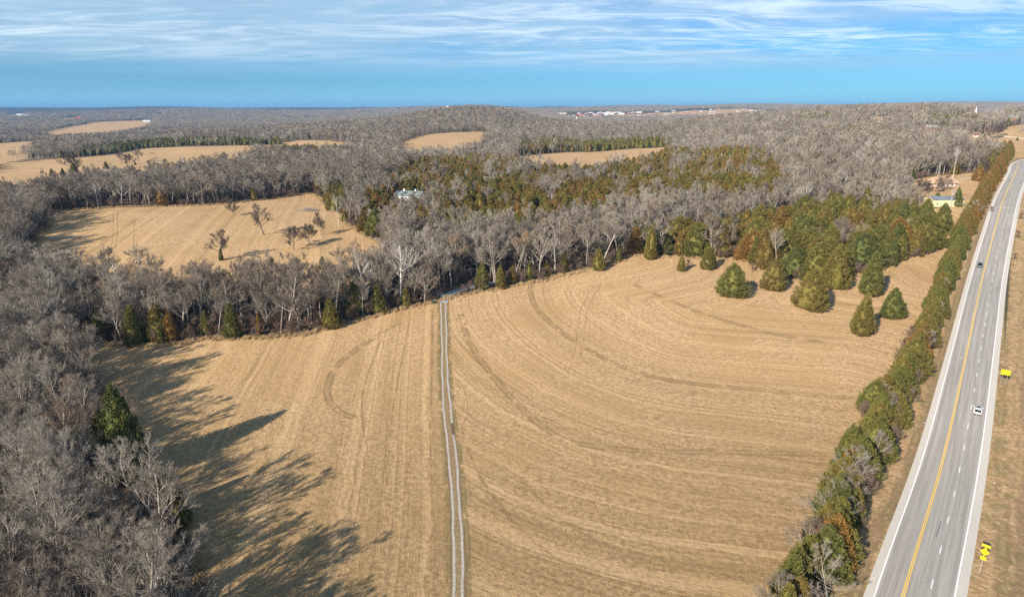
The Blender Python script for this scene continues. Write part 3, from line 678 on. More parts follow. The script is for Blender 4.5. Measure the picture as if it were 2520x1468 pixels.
# some bare trees inside the cedars, some cedars under the bare trees, more along the wood's edge
k = rnd.uniform(0, 1, len(cx2)) < .04; bx = np.r_[bx, cx2[k]]; by = np.r_[by, cy2[k]]; cx2, cy2 = cx2[~k], cy2[~k]
x3, y3 = grid(60, 1000, 13., rmax=900); k = ~open_ground(x3, y3, .8) & ~zone(x3, y3); x3, y3 = x3[k], y3[k]
de = np.full(len(x3), 1e9)
for f_ in FIELDS[:8]: de = np.minimum(de, dist(f_, x3, y3, True))
U3, V3 = proj(x3, y3, hf(x3, y3)); k = rnd.uniform(0, 1, len(x3)) < np.where(de < 10, .42, .07)*np.where((U3 > 700) & (V3 < 520), 1.6, 1.)*np.where((U3 < 560) & (V3 > 870), .12, 1.)
cx2 = np.r_[cx2, x3[k]]; cy2 = np.r_[cy2, y3[k]]
bh = rnd.uniform(15, 24, len(bx))*(1-.22*(rnd.uniform(0, 1, len(bx)) < .3)); ch = rnd.uniform(8.5, 13.5, len(cx2))
inC2 = inside(CEDAR_ZONES[1], cx2, cy2); ch = np.where(inC2, ch*1.2, ch)

# the cedar hedgerow beside the road and the trees that stand by themselves are laid out by hand below
HR = smooth_line(PL([(1905,1560),(1958,1500),(2062,1285),(2152,1085),(2228,935),(2293,785),(2352,622),(2398,528),(2432,462),(2470,398),(2484,372)]), 1.)
singles = []   # u, v, height m, kind, label, width factor, tint
FIELD_C = [(1600,636,13,'tall slim cedar with a golden top at the grove\'s left corner',.62,.22),(1676,667,6.2,'small cedar half wrapped in purple-grey brush',.85,.3),(1742,660,8.5,'rounded dark green cedar below broken pale branches',1.05,.12),
  (1800,727,11.5,'broad grey-green cedar standing leftmost out in the field',1.08,.1),(1903,711,10.8,'cedar with a pale bare sapling growing out of its crown',1.05,.3),(1993,757,13,'broad olive-gold cedar standing foremost in the middle of the field edge',1.02,.34),
  (2050,707,14.5,'tall cedar just behind and right of the broad olive one',.86,.2),(2140,723,15,'tall bright green cedar with a wide base near the hedgerow',.86,.02),(2119,820,12.5,'olive cedar with bare grey twigs on its right side, nearest the camera',.9,.26),
  (2194,778,9.3,'small squat dark green cedar beside the roadside hedgerow',1.08,.02)]
EDGE_C = [(1472,663,10,'olive cedar bulging from the wood edge over the hay field',1.,.3),(575,829,12,'bright green cedar at the front of the wood between the two fields',.9,.0),(335,845,13,'tall dark cedar in the shaded wood corner',.75,.05),
  (250,838,11,'dark slender cedar nearest the left end of the wood edge',.7,.0),(425,838,10.5,'rust brown cedar in the shaded wood edge',.6,.62),(397,846,6.5,'low grey-green cedar in front of the rust brown one',.8,.1),
  (510,822,8.5,'narrow dark cedar left of the bright green one',.7,.05),(640,822,8,'brownish thin cedar right of the bright green one',.65,.55),(815,806,11,'golden green cedar halfway along the wood edge',.75,.3),
  (930,768,11,'dark cedar below the big pale sycamore',.9,.1),(1000,752,7.5,'small cedar left of the farm drive gate',.7,.2),(1187,712,11.5,'dark cedar right of the blue-grey gravel turn',.85,.08),
  (1232,708,9.5,'olive cedar second from the gravel turn',.85,.25),(1262,699,8.,'low cedar with browned tips by the wood edge',.9,.4),(1302,690,7.5,'small pointed cedar standing free of the wood edge',.65,.2),
  (1345,678,7,'pale-spotted cedar beside a broken white stub',.7,.35),(1387,668,8.5,'round cedar under a pale leaning tree',.8,.2),(1522,643,8,'dark cedar in the shade left of the cedar grove',.7,.05),
  (795,662,6,'small dark cedar at the brush line below the left field',.9,.0),(545,640,5.5,'small dark cedar at the foot of a spreading bare tree',.9,.0),(850,546,6.5,'dark green round cedar right of the white tree',.9,.05),
  (810,517,10,'sunlit green cedar left of the white tree',.75,.2)]
for i, (u, v, h, l, w_, t) in enumerate(FIELD_C+EDGE_C): singles.append((u, v, h, 'red_cedar', l, w_, t, i))
for (u, v, h, l, w_, t) in [(318,1172,22,'very large dark cedar standing out of the left forest edge',.62,-.1),(262,1120,12,'smaller dark cedar behind the very large one at the forest edge',.7,.1),(448,1290,9,'brownish cedar among bare trees low on the left forest edge',.8,.3),(412,1262,10,'dark cedar half hidden behind the brownish forest edge cedar',.9,.0),
   (130,436,8,'dark cedar at the left of the hedge in the far long field',.9,.1),(156,432,7.5,'dark cedar second from the left in the far long field hedge',.9,.1),(184,429,11,'bushy dark cedar in the far long field hedge',.9,.15),
   (232,424,5,'tiny lone cedar in the far long field',.9,.1),(262,416,8,'pair-like dark cedar below the far bare trees',1.1,.1),(333,406,5,'small cedar between the two far bare trees',1.,.1),
   (2415,345,10,'green conical spruce left of the white gabled house',1.,-.2),(2352,508,11.5,'dark green conical cedar in front of the yellow metal building',.75,-.15),(2303,506,8.,'dark cedar against the yellow metal wall',.8,-.1),
   (2503,346,4,'small round dark shrub-like cedar by the far verge',1.2,.1)]:
    singles.append((u, v, h, 'red_cedar', l, w_, t, len(singles)))
SB = [(540,640,15,2,'spreading bare tree with a small cedar at its foot','b',1.1),(650,578,17.5,2,'lone round-headed bare tree in the left field','b',1.),(578,530,9.5,3,'thin bare tree at the far edge of the left field','b',.8),
  (722,614,12,1,'slender bare tree right of the round-headed one','b',.8),(762,602,11,4,'crooked bare tree left of the leaning thin trunk','b',.9),(792,578,13,3,'thin tall bare trunk beside the brush pile','b',.5),
  (835,560,19,0,'white multi-stemmed sycamore at the right end of the left field','p',.8),(985,742,28,1,'biggest pale spreading sycamore left of the farm drive','p',1.15),(905,760,24,2,'white forked sycamore near the front wood edge','p',.85),
  (1365,672,21,0,'leaning white snag with broken limbs above the hay field','d',.8),(300,404,19,2,'left of two bare trees in the far long field','b',.9),(342,398,19,5,'right of two bare trees in the far long field','b',.9),
  (318,412,15,4,'lower bare tree before the pair in the far long field','b',.9),(185,428,21,1,'bare tree rising from the far hedge cedars','b',.9),(497,396,8,6,'tiny bare tree alone in the far long field','b',1.1),
  (1825,636,11,5,'small grey bare tree at the cedar grove front','b',1.),(1725,600,15,2,'pale bare tree spreading above the cedars','b',1.05),(1905,690,10,5,'pale bare sapling rising from a cedar crown','b',.8),
  (2020,560,12,2,'small bare tree amid the cedar grove','b',1.),(1010,600,22,1,'tall whitish sycamore above the wood','p',.7),(300,760,22,1,'white-limbed sycamore in the left wood corner','p',.9),
  (2318,470,11,2,'bare grey yard tree before the brick house','b',1.5),(2302,474,10,5,'bare yard tree left of the one before the brick house','b',1.2),(2338,512,12,3,'white-trunked bare tree in front of the yellow building','p',.7),
  (2263,500,15,4,'bare grey tree left of the yellow building','b',.9),(2420,440,17,2,'spreading bare tree right of the brick house','b',1.),(2345,440,23,3,'tall white-trunked tree behind the brick house','p',.6),
  (2440,342,18,5,'bare tree behind the white gabled house','b',1.),(2462,335,19,2,'wide bare tree over the white fence','b',1.),(2452,340,16,4,'bare tree between the two by the white fence','b',1.),(680,470,14,1,'bare tree at the top edge of the left field','b',1.)]
for (u, v, h, k_, l, t, w_) in SB: singles.append((u, v, h, 'bare_tree', l, w_, t, k_))
sx_ = []
for (u, v, h, kd, l, w_, t, k_) in singles:
    X_, Y_, _z = P(u, v); sx_.append((X_, Y_))
    if kd == 'red_cedar':
        pr = CT[(0, 3, 0, 2, 0, 2, 0, 4, 1, 2)[k_] if k_ < 10 else k_ % 6]; tree('red_cedar', pr, X_, Y_, h*(1.2 if k_ < 10 else 1.05), 1.3*k_, l, 'cedar tree', None, t+.22, 1., w_*(1.08 if k_ < 10 else 1.0))
    else:
        pr = {'b': LT, 'p': PT, 'd': [DT]*3}[t][k_ % 3]; tree({'b': 'bare_tree', 'p': 'sycamore', 'd': 'dead_tree'}[t], pr, X_, Y_, h, .7*k_+u, l, 'tree', None, 0, 20., w_*(1.25 if t == 'b' else 1.05))
sx_ = np.array(sx_)
def away(x, y, r): return np.array([np.min(np.hypot(sx_[:, 0]-a_, sx_[:, 1]-b)) > r for a_, b in zip(x, y)], bool)
k = away(bx, by, 4.5); bx, by, bh = bx[k], by[k], bh[k]; k = away(cx2, cy2, 4.6); cx2, cy2, ch = cx2[k], cy2[k], ch[k]

# candidates: every remaining near tree, as dictionaries of arrays; the largest in view become things of their own
BC = []; CC = []           # (x, y, h, mesh index, turn, tint, wide, label, group)
def colour_word(t): return 'rust-brown' if t > .78 else 'bronze' if t > .56 else 'olive' if t > .36 else 'green' if t > .18 else 'dark green'
ORD = lambda k: ('%d%s' % (k, 'th' if 10 < k % 100 < 14 else {1: 'st', 2: 'nd', 3: 'rd'}.get(k % 10, 'th')))
s = 0.; L_ = len(HR); nth = 0; nc_ = nb_ = 0
while s < L_-2:
    p = HR[int(s)]; U_, V_ = proj(p[0], p[1], float(hf(*p))); sd_ = 1.5 if V_ > 1000 else .8; nx_, ny_ = p[0]+rnd.normal(0, sd_), p[1]+rnd.normal(0, .7)
    where = 'near end' if V_ > 1150 else 'middle' if V_ > 700 else 'far end'; near_ = V_ > 1120
    if rnd.uniform() < (.40 if near_ else .14 if V_ > 780 else .04):
        nb_ += 1; h = rnd.uniform(7.5, 11) 
        BC.append((nx_, ny_, h, (2, 5, 6)[nth % 3], rnd.uniform(0, 6), 0, 1.25, 'grey bare tree in the roadside cedar hedgerow, %s bare one from its near end' % ORD(nb_), 'bare trees in the roadside hedgerow'))
        s += rnd.uniform(1.3, 2.2)
    else:
        nc_ += 1; h = rnd.uniform(8.2, 11.2) if V_ > 500 else rnd.uniform(9, 12.5)
        t_ = float(np.clip(rnd.normal(.38 if V_ > 600 else .62, .17), 0, 1))
        if rnd.uniform() < .04: t_ = .95
        CC.append((nx_, ny_, h, nth % 6, rnd.uniform(0, 6), t_, rnd.uniform(1.0, 1.28), '%s cedar in the %s of roadside hedgerow, %s cedar from near end' % (colour_word(t_), where, ORD(nc_)), 'cedars of the roadside hedgerow'))
        s += rnd.uniform(1.7, 2.5) if V_ > 1000 else rnd.uniform(2.3, 3.3) if V_ > 500 else rnd.uniform(3.0, 4.6)
    nth += 1
for q_ in range(30):
    p = HR[int(L_*(.66+.33*q_/30))]; t_ = 5+5*rnd.uniform(); t2 = float(np.clip(rnd.normal(.55, .15), 0, 1))
    CC.append((p[0]-t_, p[1]+t_*.4, rnd.uniform(9, 13), q_ % 6, rnd.uniform(0, 6), t2, 1.05, colour_word(t2)+' tall cedar in the back rank behind the far end of the hedgerow', 'cedars behind the far end of the hedgerow'))
n_ced = sum(1 for o in C.objects if o.name.startswith('red_cedar')); n_bar = sum(1 for o in C.objects if o.name.startswith(('bare_tree', 'sycamore', 'dead_tree')))

def region(u, v):
    if u < 520 and v > 850 or u < 170 and v > 560: return 'in the shaded forest along the left edge', 'trees of the left forest'
    if v > 640 and u < 1080: return 'in the wood strip between the two hay fields', 'trees of the strip between the hay fields'
    if v > 560 and u < 1080: return 'in the wood at the left end of the strip', 'trees of the left wood corner'
    if u > 1080 and v > 600: return 'at the front of the wood right of the farm drive', 'trees of the front wood'
    return 'in the grey wood behind the hay fields', 'trees of the middle wood'
edge_poly = FIELDS[0]
def describe(x, y, u, v):
    """(label tail, group, 1-d key along the wood edge or None)"""
    w_, g_ = region(u, v); return w_, g_
bk = rnd.integers(0, 7, len(bx)); bp = rnd.uniform(0, 1, len(bx)) < .035; bu, bv = proj(bx, by, hf(bx, by)); bde = dist(edge_poly, bx, by, True)
for i in range(len(bx)):
    if math.hypot(bx[i], by[i]) > 480: continue
    w_, g_ = region(bu[i], bv[i]); nm = ('pale-barked' if bp[i] else 'grey leafless')
    BC.append((bx[i], by[i], bh[i], (7+i % 3) if bp[i] else bk[i], rnd.uniform(0, 6), float(bde[i]), rnd.uniform(.9, 1.2), nm+' tree '+w_, ('pale ' if bp[i] else 'bare ')+g_))
rest_b = np.hypot(bx, by) > 480
ctint = rnd.normal(.44, .16, len(cx2)); uu, vv = proj(cx2, cy2, hf(cx2, cy2)); ctint = np.clip(ctint+np.where((uu > 850) & (uu < 1950) & (vv < 620), .13, 0), 0, 1)
ctint = np.clip(ctint+np.where((uu > 1540) & (vv > 500), -.02, 0), 0, 1); ctint = np.where(rnd.uniform(0, 1, len(cx2)) < .012, .98, ctint); ck = rnd.integers(0, 6, len(cx2))
for i in range(len(cx2)):
    if math.hypot(cx2[i], cy2[i]) > 560: continue
    g4 = uu[i] > 1540 and vv[i] > 490
    if g4: tail, g_ = 'packed into the grove between hay field and highway', 'cedars of the right-hand grove'
    else: w_, g_ = region(uu[i], vv[i]); tail = 'among bare trees '+w_; g_ = 'cedars among '+g_
    CC.append((cx2[i], cy2[i], ch[i]*(1.3 if g4 else 1.), ck[i], rnd.uniform(0, 6), float(ctint[i]), rnd.uniform(1.25, 1.6) if g4 else 1.05, colour_word(ctint[i])+' cedar '+tail, g_))
rest_c = np.hypot(cx2, cy2) > 560
def split_pool(pool, budget):
    a_ = np.array([(p[0], p[1], p[2]) for p in pool]); z = hf(a_[:, 0], a_[:, 1]); u, v = proj(a_[:, 0], a_[:, 1], z); ut, vt = proj(a_[:, 0], a_[:, 1], z+a_[:, 2])
    vis = (u > -20) & (u < 2540) & (vt < 1468) & (v > 0); size = np.where(vis, a_[:, 2]/np.hypot(a_[:, 0], a_[:, 1]), 0)
    order = np.argsort(-size); keep = set(int(i) for i in order[:budget] if size[i] > 0)
    return [i for i in range(len(pool)) if i in keep], [i for i in range(len(pool)) if i not in keep], u, v
MARKS = [('the rust-brown cedar', 425, 838), ('the bright green cedar', 575, 829), ('the golden-green cedar', 815, 806), ('the big pale sycamore', 985, 742), ('the white forked sycamore', 905, 760), ('the farm drive gate', 1075, 740),
  ('the blue-grey gravel turn', 1150, 712), ('the leaning white snag', 1365, 672), ('the olive wood-edge cedar', 1472, 663), ('the very large dark cedar', 310, 1165), ('the slim golden-topped cedar', 1600, 636), ('the broad grey-green cedar', 1800, 727),
  ('the broad olive-gold cedar', 1993, 757), ('the bright green field cedar', 2140, 723), ('the yellow building', 2320, 510), ('the upper left field corner', 130, 610), ('the white-limbed sycamore', 300, 760), ('the brown forest-edge cedar', 455, 1300),
  ('the lower left field corner', 196, 862), ('the brush pile', 760, 518), ('the blue-green roofed building', 1010, 494)]
def relabel(pool, sel, u, v, bare):
    """each named tree is told by size, colour and the nearest landmark, and counted where several share that"""
    out = {}; b_ = {}
    for i in sel:
        if 'hedgerow' in pool[i][8]: continue
        x_, y_, h_ = pool[i][:3]; q_ = [(math.hypot(u[i]-a_, (v[i]-c_)*1.6), n_, a_, c_) for n_, a_, c_ in MARKS]; d_, n_, a_, c_ = min(q_)
        du, dv = u[i]-a_, (v[i]-c_)*1.3
        rel = ('left of' if du < 0 else 'right of') if abs(du) > abs(dv) else ('behind' if dv < 0 else 'in front of')
        size = ('tall' if h_ > 20 else 'low' if h_ < 16 else 'mid') if bare else ('tall' if h_ > 12 else 'low' if h_ < 9.5 else 'mid')
        what = ('pale bare tree' if pool[i][3] > 6 else 'grey leafless tree') if bare else colour_word(pool[i][5])+' cedar'
        b_.setdefault('%s %s %s %s %s' % (size, what, 'close' if d_ < 70 else 'well', rel, n_), []).append(i)
    for lab, ids in b_.items():
        ids.sort(key=lambda i: u[i])
        for k, i in enumerate(ids): out[i] = lab if len(ids) == 1 else lab+', %s from left' % ORD(k+1)
    return out
SelB, RestB, ub, vb = split_pool(BC, 298-n_bar); SelC, RestC, uc, vc = split_pool(CC, 298-n_ced)
for pool, sel, names, uu_, vv_ in ((BC, SelB, BT+PT, ub, vb), (CC, SelC, CT, uc, vc)):
    bare = pool is BC; fresh = relabel(pool, sel, uu_, vv_, bare)
    for i in sel:
        x_, y_, h_, k_, rz_, ti_, wd_, lab, g_ = pool[i]; lab = fresh.get(i, lab)
        if bare and k_ < 7 and math.hypot(x_, y_) > 280: tree('bare_tree', MT[k_], x_, y_, h_, rz_, lab, 'tree', g_, 0, 20., wd_)
        elif bare: tree('sycamore' if k_ > 6 else 'bare_tree', names[k_], x_, y_, h_, rz_, lab, 'tree', g_, 0, 20., wd_)
        else: tree('red_cedar', names[k_], x_, y_, h_, rz_, lab, 'cedar tree', g_, ti_, 1., wd_)
# all the others: one object of woodland, one of cedars
kinds = [t[2] for t in BT]+[t[2] for t in PT]+[t[2] for t in BL]+[t[2] for t in MT]
idx = np.where(bp, 7+bk % 3, bk+15); idx = np.where(np.hypot(bx, by) > 700, 10+bk % 5, idx)[rest_b]
RB = np.array([(BC[i][0], BC[i][1], BC[i][2], BC[i][3]+(15 if BC[i][3] < 7 and math.hypot(BC[i][0], BC[i][1]) > 280 else 0)) for i in RestB])
x, y = grid(600, 2700, 8.6, rmin=950, rmax=2600); k = ~open_ground(x, y, 4.); x, y = x[k], y[k]; cz = zone(x, y)
fx, fy = x[~cz], y[~cz]; pn = np.sin(fx/83+1)*np.sin(fy/61+2)+.6*np.sin(fx/37-fy/91); few = rnd.uniform(0, 1, len(fx)) < np.where(pn > .95, .6, .03); lcx, lcy = np.r_[x[cz], fx[few]], np.r_[y[cz], fy[few]]; fx, fy = fx[~few], fy[~few]
ax = np.r_[RB[:, 0], bx[rest_b], fx]; ay = np.r_[RB[:, 1], by[rest_b], fy]; ai = np.r_[RB[:, 3].astype(int), idx, 10+rnd.integers(0, 5, len(fx))]; ah = np.r_[RB[:, 2], bh[rest_b], rnd.uniform(13, 21, len(fx))]/20
scatter('bare_woodland', kinds, np.c_[ax, ay, hf(ax, ay)], ai, ah, None, 'grey leafless woodland covering the middle distance and hills', 'woodland')
x, y = grid(1700, 6600, 23., rmin=2600, rmax=6500); k = ~open_ground(x, y, 8.); x, y = x[k], y[k]
scatter('far_woodland', FC, np.c_[x, y, hf(x, y)], np.where(rnd.uniform(0, 1, len(x)) > np.where(np.sin(x/210+1)*np.sin(y/160)+.5*np.sin(x/90+y/230) > .75, .8, .07), rnd.integers(0, 2, len(x)), 2), rnd.uniform(.8, 1.15, len(x)), np.full(len(x), .1), 'hazy blue-grey woods on the far hills below the horizon', 'woodland')
idx = np.where(np.hypot(cx2, cy2) > 640, 6+ck % 3, ck)[rest_c]; RC = np.array([CC[i][:6] for i in RestC])
ax = np.r_[RC[:, 0], cx2[rest_c], lcx]; ay = np.r_[RC[:, 1], cy2[rest_c], lcy]; ai = np.r_[RC[:, 3].astype(int), idx, 6+rnd.integers(0, 3, len(lcx))]; ah = np.r_[RC[:, 2], ch[rest_c]*1.1, rnd.uniform(9, 14, len(lcx))]
scatter('cedar_woodland', [t[2] for t in CT]+[t[2] for t in CL], np.c_[ax, ay, hf(ax, ay)], ai, ah, np.r_[RC[:, 5], ctint[rest_c], rnd.uniform(.1, .5, len(lcx))], 'mass of brown-green cedars in the middle of the woods', 'woodland')
# undergrowth in the wood and along its edges
x, y = grid(50, 620, 3.1, rmax=600); k = ~open_ground(x, y, .3) & (rnd.uniform(0, 1, len(x)) < .85); x, y = x[k], y[k]
hp = HR[rnd.integers(0, 170, 260)]+np.clip(rnd.normal(0, 1.5, (260, 2)), -2.4, 2.4); x = np.r_[x, hp[:, 0]]; y = np.r_[y, hp[:, 1]]
scatter('undergrowth', [t[2] for t in SH], np.c_[x, y, hf(x, y)], rnd.integers(0, 3, len(x)), rnd.uniform(.6, 1.8, len(x)), None, 'brown leafless brush filling the floor and edges of the woods', 'brush')
ed = []
for f_ in FIELDS[:2]:
    l_ = np.vstack([f_, f_[:1]]); seg = np.r_[0, np.cumsum(np.hypot(*np.diff(l_, axis=0).T))]; kk = np.arange(0, seg[-1], .55)
    q_ = np.c_[np.interp(kk, seg, l_[:, 0]), np.interp(kk, seg, l_[:, 1])]+rnd.normal(0, .9, (len(kk), 2)); ed.append(q_)
ed = np.concatenate(ed); k = (dist(road_line[::12], ed[:, 0], ed[:, 1]) > 24); ed = ed[k]
scatter('tall_grass', GT, np.c_[ed, hf(ed[:, 0], ed[:, 1])], rnd.integers(0, 2, len(ed)), rnd.uniform(.5, 1.1, len(ed)), None, 'fringe of tall golden dry grass along the wood edges', 'grass')

# ------------------------------------------------------------------ buildings
M_glass = mat('window_glass', (.03, .04, .05), .12, .6)
M_trim = grained('white_trim', (.72, .71, .68), (.82, .81, .78), 4., .6)
def wallm(name, c, c2=None): return grained(name, c, c2 or tuple(x*.8 for x in c), 1.2, .85)
def brickm(name, c1, c2, mortar):
    def f(n, b, m):
        t = n.new('ShaderNodeTexBrick'); n.put(t.inputs['Vector'], n.obj()); t.inputs['Scale'].default_value = 3.
        n.put(t.inputs['Color1'], c1); n.put(t.inputs['Color2'], c2); n.put(t.inputs['Mortar'], mortar); n.put(b.inputs['Base Color'], t.outputs[0])
    return mat(name, c1, .9, .2, build=f)
def ribbed(name, c, c2, period=.6, rough=.45, metal=.0):
    def f(n, b, m):
        sx = n.new('ShaderNodeSeparateXYZ'); n.put(sx.inputs[0], n.obj())
        w = n.math('SINE', n.math('MULTIPLY', sx.outputs[0], 6.283/period)); q_ = n.noise(n.obj(), .7, 4, .6)
        n.put(b.inputs['Base Color'], n.mix(n.mr(q_, .3, .7), c, c2)); n.put(b.inputs['Normal'], n.bump(w, .7, .05))
    return mat(name, c, rough, .4, metal, build=f)
def heading(u0, v0, u1, v1):
    a_, b = P(u0, v0), P(u1, v1); return math.atan2(b[1]-a_[1], b[0]-a_[0])
def house(kind, label, cat, x, y, rz, L, Wd, hw, hr, wm, rm, windows=4, over=.4, chimney=False, door=True, group=None, porch=False, hip=0., vents=0, small=False, gable_m=None):
    """gabled building: length along local x, ridge along x; windows on the long walls and gables"""
    t = link(kind, None, loc=(x, y, float(hf(x, y))-.1), rz=rz); tag(t, label, cat, group)
    a_, b = L/2, Wd/2; w = MB()
    w.add([(-a_,-b,0),(a_,-b,0),(a_,b,0),(-a_,b,0),(-a_,-b,hw),(a_,-b,hw),(a_,b,hw),(-a_,b,hw)], [(0,1,5,4),(1,2,6,5),(2,3,7,6),(3,0,4,7),(3,2,1,0)])
    if not hip: w.add([(a_,-b,hw),(a_,b,hw),(a_,0,hw+hr),(-a_,-b,hw),(-a_,b,hw),(-a_,0,hw+hr)], [(0,1,2),(4,3,5)])
    wo = w.build('wall', wm, t)
    ra, rb = a_+over, b+over; dz = over*hr/b; r = MB(); th_ = .18
    for sgn in (1, -1):
        lo_ = hw-dz+.03; top = hw+hr+.03
        v_ = [(-ra, sgn*rb, lo_), (ra, sgn*rb, lo_), (ra-hip, 0, top), (-ra+hip, 0, top)]
        vs = v_+[(p[0], p[1], p[2]+th_) for p in v_]
        r.add(vs, [(0,1,2,3),(7,6,5,4),(0,4,5,1),(2,6,7,3),(1,5,6,2),(3,7,4,0)])
    if hip:
        for sgn in (1, -1): r.add([(sgn*ra,-rb,hw-dz+.03),(sgn*ra,rb,hw-dz+.03),(sgn*(ra-hip),0,hw+hr+.03+th_)], [(0,1,2)])
    ro = r.build('roof', rm, t)
    if chimney: MB().box(-.45, .45, -.35, .35, hw+hr*.4, hw+hr+1.3).build('chimney', wallm('brick_chimney', (.35,.17,.11)), ro).location = (L*.22, .6, 0)
    for k in range(vents):
        vx = (k-(vents-1)/2)*L/max(vents, 1)*.9
        MB().loft([[(vx+s1*.55*q_, s2*.55*q_, z) for s1, s2 in ((-1,-1),(1,-1),(1,1),(-1,1))] for q_, z in ((1, hw+hr-.2), (1, hw+hr+1.0), (1.35, hw+hr+1.0), (.08, hw+hr+1.7))]).build('roof_vent', M_trim, ro)
    if small: return t
    for k in range(windows):
        for sgn in (1, -1):
            wx = (k-(windows-1)/2)*L/windows+.3; zz = hw*.55; yy = sgn*b
            if door and k == windows//2 and sgn == -1:
                d_ = MB().box(wx-.5, wx+.5, min(yy, yy+sgn*.06), max(yy, yy+sgn*.06), .1, 2.15).build('door', wallm('dark_door', (.10,.07,.05)), t)
                MB().tube((wx+.35, yy+sgn*.06, 1.1), (wx+.35, yy+sgn*.13, 1.1), .04, n=6).build('handle', M_trim, d_); continue
            f_ = MB(); w2, h2 = min(.75, L/windows*.32), .6
            for bx_ in ((-w2-.08, -w2, -h2-.08, h2+.08), (w2, w2+.08, -h2-.08, h2+.08), (-w2, w2, h2, h2+.08), (-w2, w2, -h2-.08, -h2)):
                f_.box(wx+bx_[0], wx+bx_[1], min(yy, yy+sgn*.07), max(yy, yy+sgn*.07), zz+bx_[2], zz+bx_[3])
            fo = f_.build('window', M_trim, t)
            MB().box(wx-w2, wx+w2, min(yy, yy+sgn*.03), max(yy, yy+sgn*.03), zz-h2, zz+h2).build('pane', M_glass, fo)
    for sgn in (1, -1):
        xx = sgn*a_; fo = MB().box(min(xx, xx+sgn*.06), max(xx, xx+sgn*.06), -.85, .85, hw*.5-.7, hw*.5+.6).build('window', M_trim, t)
        MB().box(min(xx+sgn*.06, xx+sgn*.09), max(xx+sgn*.06, xx+sgn*.09), -.72, .72, hw*.5-.58, hw*.5+.48).build('pane', M_glass, fo)
    if porch:
        po = MB().box(-a_-3.2, -a_-.02, -b*.6, b*.3, hw-.55, hw-.4).build('porch_roof', rm, t)
        for yy in (-b*.55, b*.25): MB().box(-a_-3.1, -a_-2.95, yy-.07, yy+.07, 0, hw-.55).build('porch_post', M_trim, t)
    return t
R_tan = grained('tan_shingles', (.42, .27, .18), (.52, .35, .24), 2.5); R_brown = grained('brown_shingles', (.15, .085, .065), (.22, .13, .10), 2.5)
R_tin = ribbed('grey_blue_tin', (.12, .14, .17), (.22, .25, .29), .6, .7); R_white = ribbed('white_metal_roof', (.56, .58, .61), (.64, .66, .68))
R_green = ribbed('blue_green_metal_roof', (.13, .17, .17), (.20, .25, .25)); M_yel = ribbed('pale_yellow_metal_siding', (.64, .585, .34), (.70, .64, .40), .4)
M_brick = brickm('orange_brick', (.46, .24, .16), (.55, .32, .23), (.55, .47, .40)); M_redw = wallm('red_barn_boards', (.42, .09, .06)); M_whitew = wallm('white_siding', (.60, .585, .56))
M_tan = brickm('tan_brick', (.48, .33, .25), (.42, .28, .22), (.55, .5, .45)); M_org = brickm('bright_orange_brick', (.60, .27, .13), (.52, .22, .12), (.6, .5, .4))
x, y, z = P(2316, 458); hd = heading(2290, 458, 2345, 452)
house('brick_house', 'orange brick ranch house with tan shingle roof and small porch in the yard', 'house', x, y, hd, 19, 10, 3., 3.4, M_brick, R_tan, 5, .6, True, True, porch=True, hip=2.)
x, y, z = P(2320, 506); hd = heading(2288, 508, 2350, 504)
t = house('yellow_building', 'pale yellow metal building with low grey-blue roof behind the cedars', 'building', x, y, hd, 19, 10, 4.4, 1.7, M_yel, R_tin, 3, .3, False, True, small=True)
MB().box(-2., 2., -5.08, -5., .1, 3.4).build('garage_door', wallm('cream_door', (.72, .66, .45)), t)
for k in (-7, 6.5): f_ = MB().box(k-.6, k+.6, -5.07, -5., 1.5, 2.6).build('window', M_trim, t); MB().box(k-.5, k+.5, -5.1, -5.07, 1.6, 2.5).build('pane', M_glass, f_)
x, y, z = P(2288, 322); hd = heading(2270, 323, 2306, 322)
t = house('red_barn', 'red barn with white metal roof standing in the far woods', 'barn', x, y, hd+.25, 17, 12, 5., 2.6, M_redw, R_white, 3, .4, small=True)
MB().box(-1.8, 1.8, -6.1, -6., .1, 3.6).build('barn_door', wallm('faded_red_door', (.30, .07, .05)), t)
x, y, z = P(2412, 337); hd = heading(2395, 338, 2425, 336)
house('gabled_house', 'white gabled house with brown roof and orange brick side by the far lawn', 'house', x, y, hd-.5, 18, 10, 3.2, 3.2, M_org, R_brown, 4, .8, True)
x, y, z = P(1010, 494); hd = heading(985, 492, 1035, 495)
house('long_shed', 'long building with blue-green metal roof and two white vents among cedars', 'building', x, y, hd, 21, 8, 4.5, 2.8, M_whitew, R_green, 6, .5, vents=2)
x, y, z = P(2410, 284); k_ = math.hypot(x, y)/1000
x, y = x*.42, y*.42                                            # on the near shoulder of the hill
xc, yc_, zc = P(2407, 292)
hd = heading(2390, 292, 2425, 292)
t = house('church', 'tan brick church with long brown roof and slim white steeple', 'church', xc, yc_, hd, 30*k_*.28, 13, 3.6, 4.6, M_tan, R_brown, 6, .6)
st_ = MB().box(-.9, .9, -.9, .9, 8.2, 12.5).build('steeple', M_trim, t); st_.location = (-5, 0, 0)
sp = MB().loft([[(-5+r_*math.cos(q_), r_*math.sin(q_), z_) for q_ in np.arange(8)*math.pi/4] for r_, z_ in ((.7, 12.5), (.05, 20.))]).build('spire', M_trim, st_); sp.location = (5, 0, 0)
